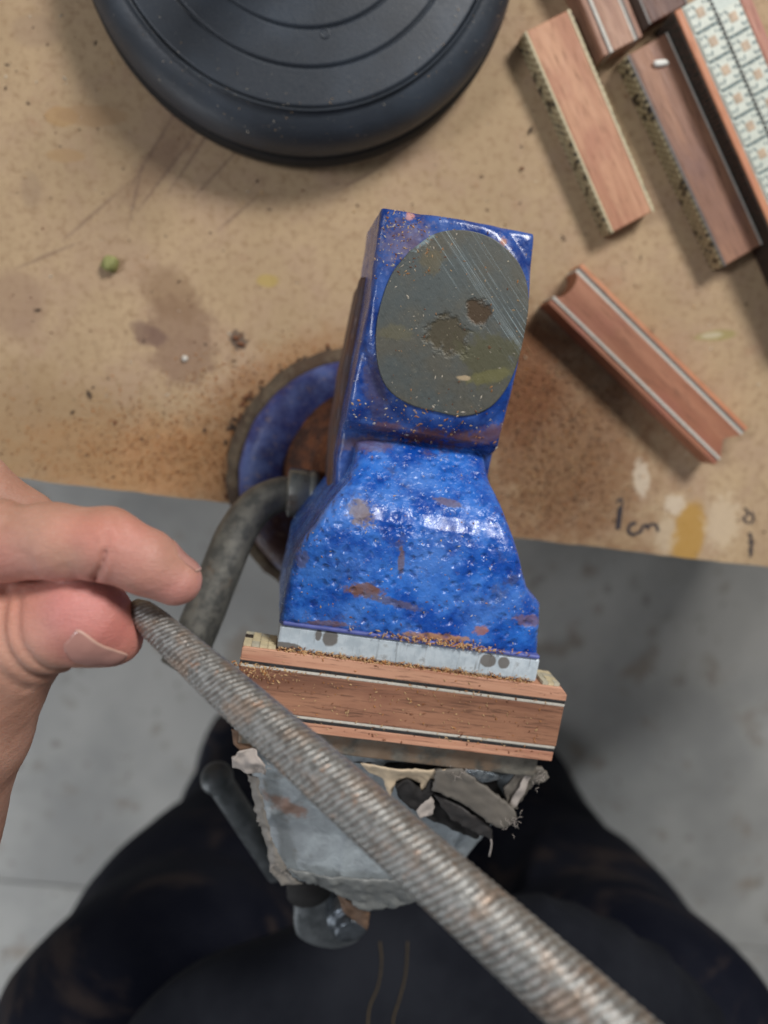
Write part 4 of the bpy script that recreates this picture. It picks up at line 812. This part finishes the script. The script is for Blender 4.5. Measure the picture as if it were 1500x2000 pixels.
def dust():
    r = random.Random(2); ora = plain('sawdust_orange', s2l(186, 128, 76), .9); tn = plain('sawdust_tan', s2l(206, 170, 124), .9); bro = plain('sawdust_brown', s2l(124, 78, 50), .9); dk = plain('dark_crumb', s2l(72, 58, 50), .9); wh = plain('pale_crumb', s2l(216, 204, 184), .8)
    a = P(0, 930, 0); b = P(1500, 1108, 0); d = (b-a)/np.linalg.norm(b-a); nr = np.array([-d[1], d[0], 0])
    ok = lambda p: (p-a)@nr > .0008
    it = []
    def cloud(px, py, sx, sy, n, s0, s1, out):
        for _ in range(n):
            p = P(r.gauss(px, sx), r.gauss(py, sy), 0)
            if ok(p): out.append((p[0], p[1], .0002, r.uniform(s0, s1)))
    cloud(370, 890, 130, 50, 2600, .0002, .00055, it); cloud(470, 780, 70, 60, 700, .0002, .0006, it); cloud(200, 850, 150, 60, 700, .0002, .0005, it)
    cloud(610, 720, 60, 30, 300, .0002, .0006, it)
    chips('sawdust', it, [ora, tn, ora, bro], 'orange sawdust scattered on the bench left of the vise')
    it = []; cloud(1080, 870, 70, 110, 2600, .0002, .0006, it); cloud(1000, 720, 30, 70, 500, .0002, .0005, it); cloud(1080, 880, 120, 130, 1500, .0001, .0003, it); cloud(1130, 980, 90, 30, 400, .0002, .0005, it)
    chips('sawdust', it, [bro, ora, bro, dk, tn], 'brown sawdust heaped on the bench right of the vise')
    it = []
    for _ in range(1000):
        p = P(r.uniform(0, 1500), r.uniform(0, 1080), 0)
        if ok(p): it.append((p[0], p[1], .0002, r.choice((.0002, .00025, .0003, .0003, .0004, .0004, .0007))))
    chips('crumbs', it, [dk, wh, bro, tn, dk], 'tiny crumbs and splinters scattered over the whole bench', 'crumbs')
    it = []
    for _ in range(70):                       # grime clods along the vise base rim
        t = r.uniform(1.7, 3.4); rr = r.uniform(.0585, .063); it.append((BC[0]+rr*math.cos(t), BC[1]+rr*math.sin(t), .0008, r.uniform(.0004, .0017)))
    for x, y, s in ((175, 770, .0012), (142, 805, .001), (225, 825, .0014), (400, 840, .0012), (460, 660, .0018), (470, 672, .0016), (640, 675, .0013), (350, 550, .0008), (502, 355, .0008), (1018, 330, .0016), (940, 345, .0008), (75, 605, .001), (1035, 255, .0014), (1100, 465, .0010), (655, 692, .0014)):
        p = P(x, y, 0); it.append((p[0], p[1], .0006, s))
    it = [q for q in it if ok(np.array(q[:3]))]
    chips('grime_clods', it, [dk, bro, dk], 'dark grime clods along the rim of the vise base', 'grime')
    it = []                                    # on the clamped block and the jaw
    for _ in range(420):
        u = r.uniform(-.055, .046); t = r.random()**1.5; it.append(L2W(u, -.005-t*.018 if r.random() < .7 else -.0245*r.random(), .1239)+(r.uniform(.00015, .00045),))
    for _ in range(900):
        u = r.uniform(-.042, .039); it.append(L2W(u, r.gauss(.0004, .0006), .1236)+(r.uniform(.00015, .0005),))
    for _ in range(260): it.append(L2W(min(.037, r.gauss(.010, .010)), r.gauss(.0095, .0006), .1244)+(r.uniform(.0002, .0006),))
    for _ in range(200): it.append(L2W(r.gauss(-.048, .006), r.uniform(-.010, -.005), .1239)+(r.uniform(.0002, .0005),))
    chips('sawdust', it, [tn, ora, tn, bro], 'fine tan sawdust along the seam between jaw plate and clamped block')
    bv = [(o, BVHTree.FromObject(o, bpy.context.evaluated_depsgraph_get())) for o in bpy.data.objects if o.name in ('fixed_jaw', 'anvil_body', 'anvil_plate')]
    it = []
    def drop(u, v, s):
        w_ = L2W(u, v, .2); best = None
        for o, b_ in bv:
            hit = b_.ray_cast(Vector(w_), Vector((0, 0, -1)))[0]
            if hit is not None and (best is None or hit.z > best): best = hit.z
        if best and best > .1: it.append((w_[0], w_[1], best, s))
    for _ in range(420): drop(r.uniform(-.042, .042), r.uniform(.009, .14), r.choice((.0002, .00025, .0003, .0004)))
    for _ in range(240): drop(r.gauss(-.024, .006), r.gauss(.129, .006), r.choice((.0002, .0003, .0004)))
    for _ in range(160): drop(r.gauss(-.005, .016), r.gauss(.074, .004), r.choice((.0002, .0003, .0005)))
    chips('sawdust', it, [tn, ora, bro, wh], 'sawdust grains sprinkled on the blue vise and its anvil')
    it = []
    for _ in range(120):
        t = r.uniform(3.4, 6.0); rr = r.uniform(.068, .086); c = P(596, 309, .016); it.append((c[0]+rr*math.cos(t), c[1]+.0885+rr*math.sin(t), .0325-max(0, rr-.075)*.5, r.choice((.00015, .0002, .0003))))
    chips('dust_specks', it, [wh, tn], 'pale dust specks on the shoulder of the round black base', 'dust')
dust()
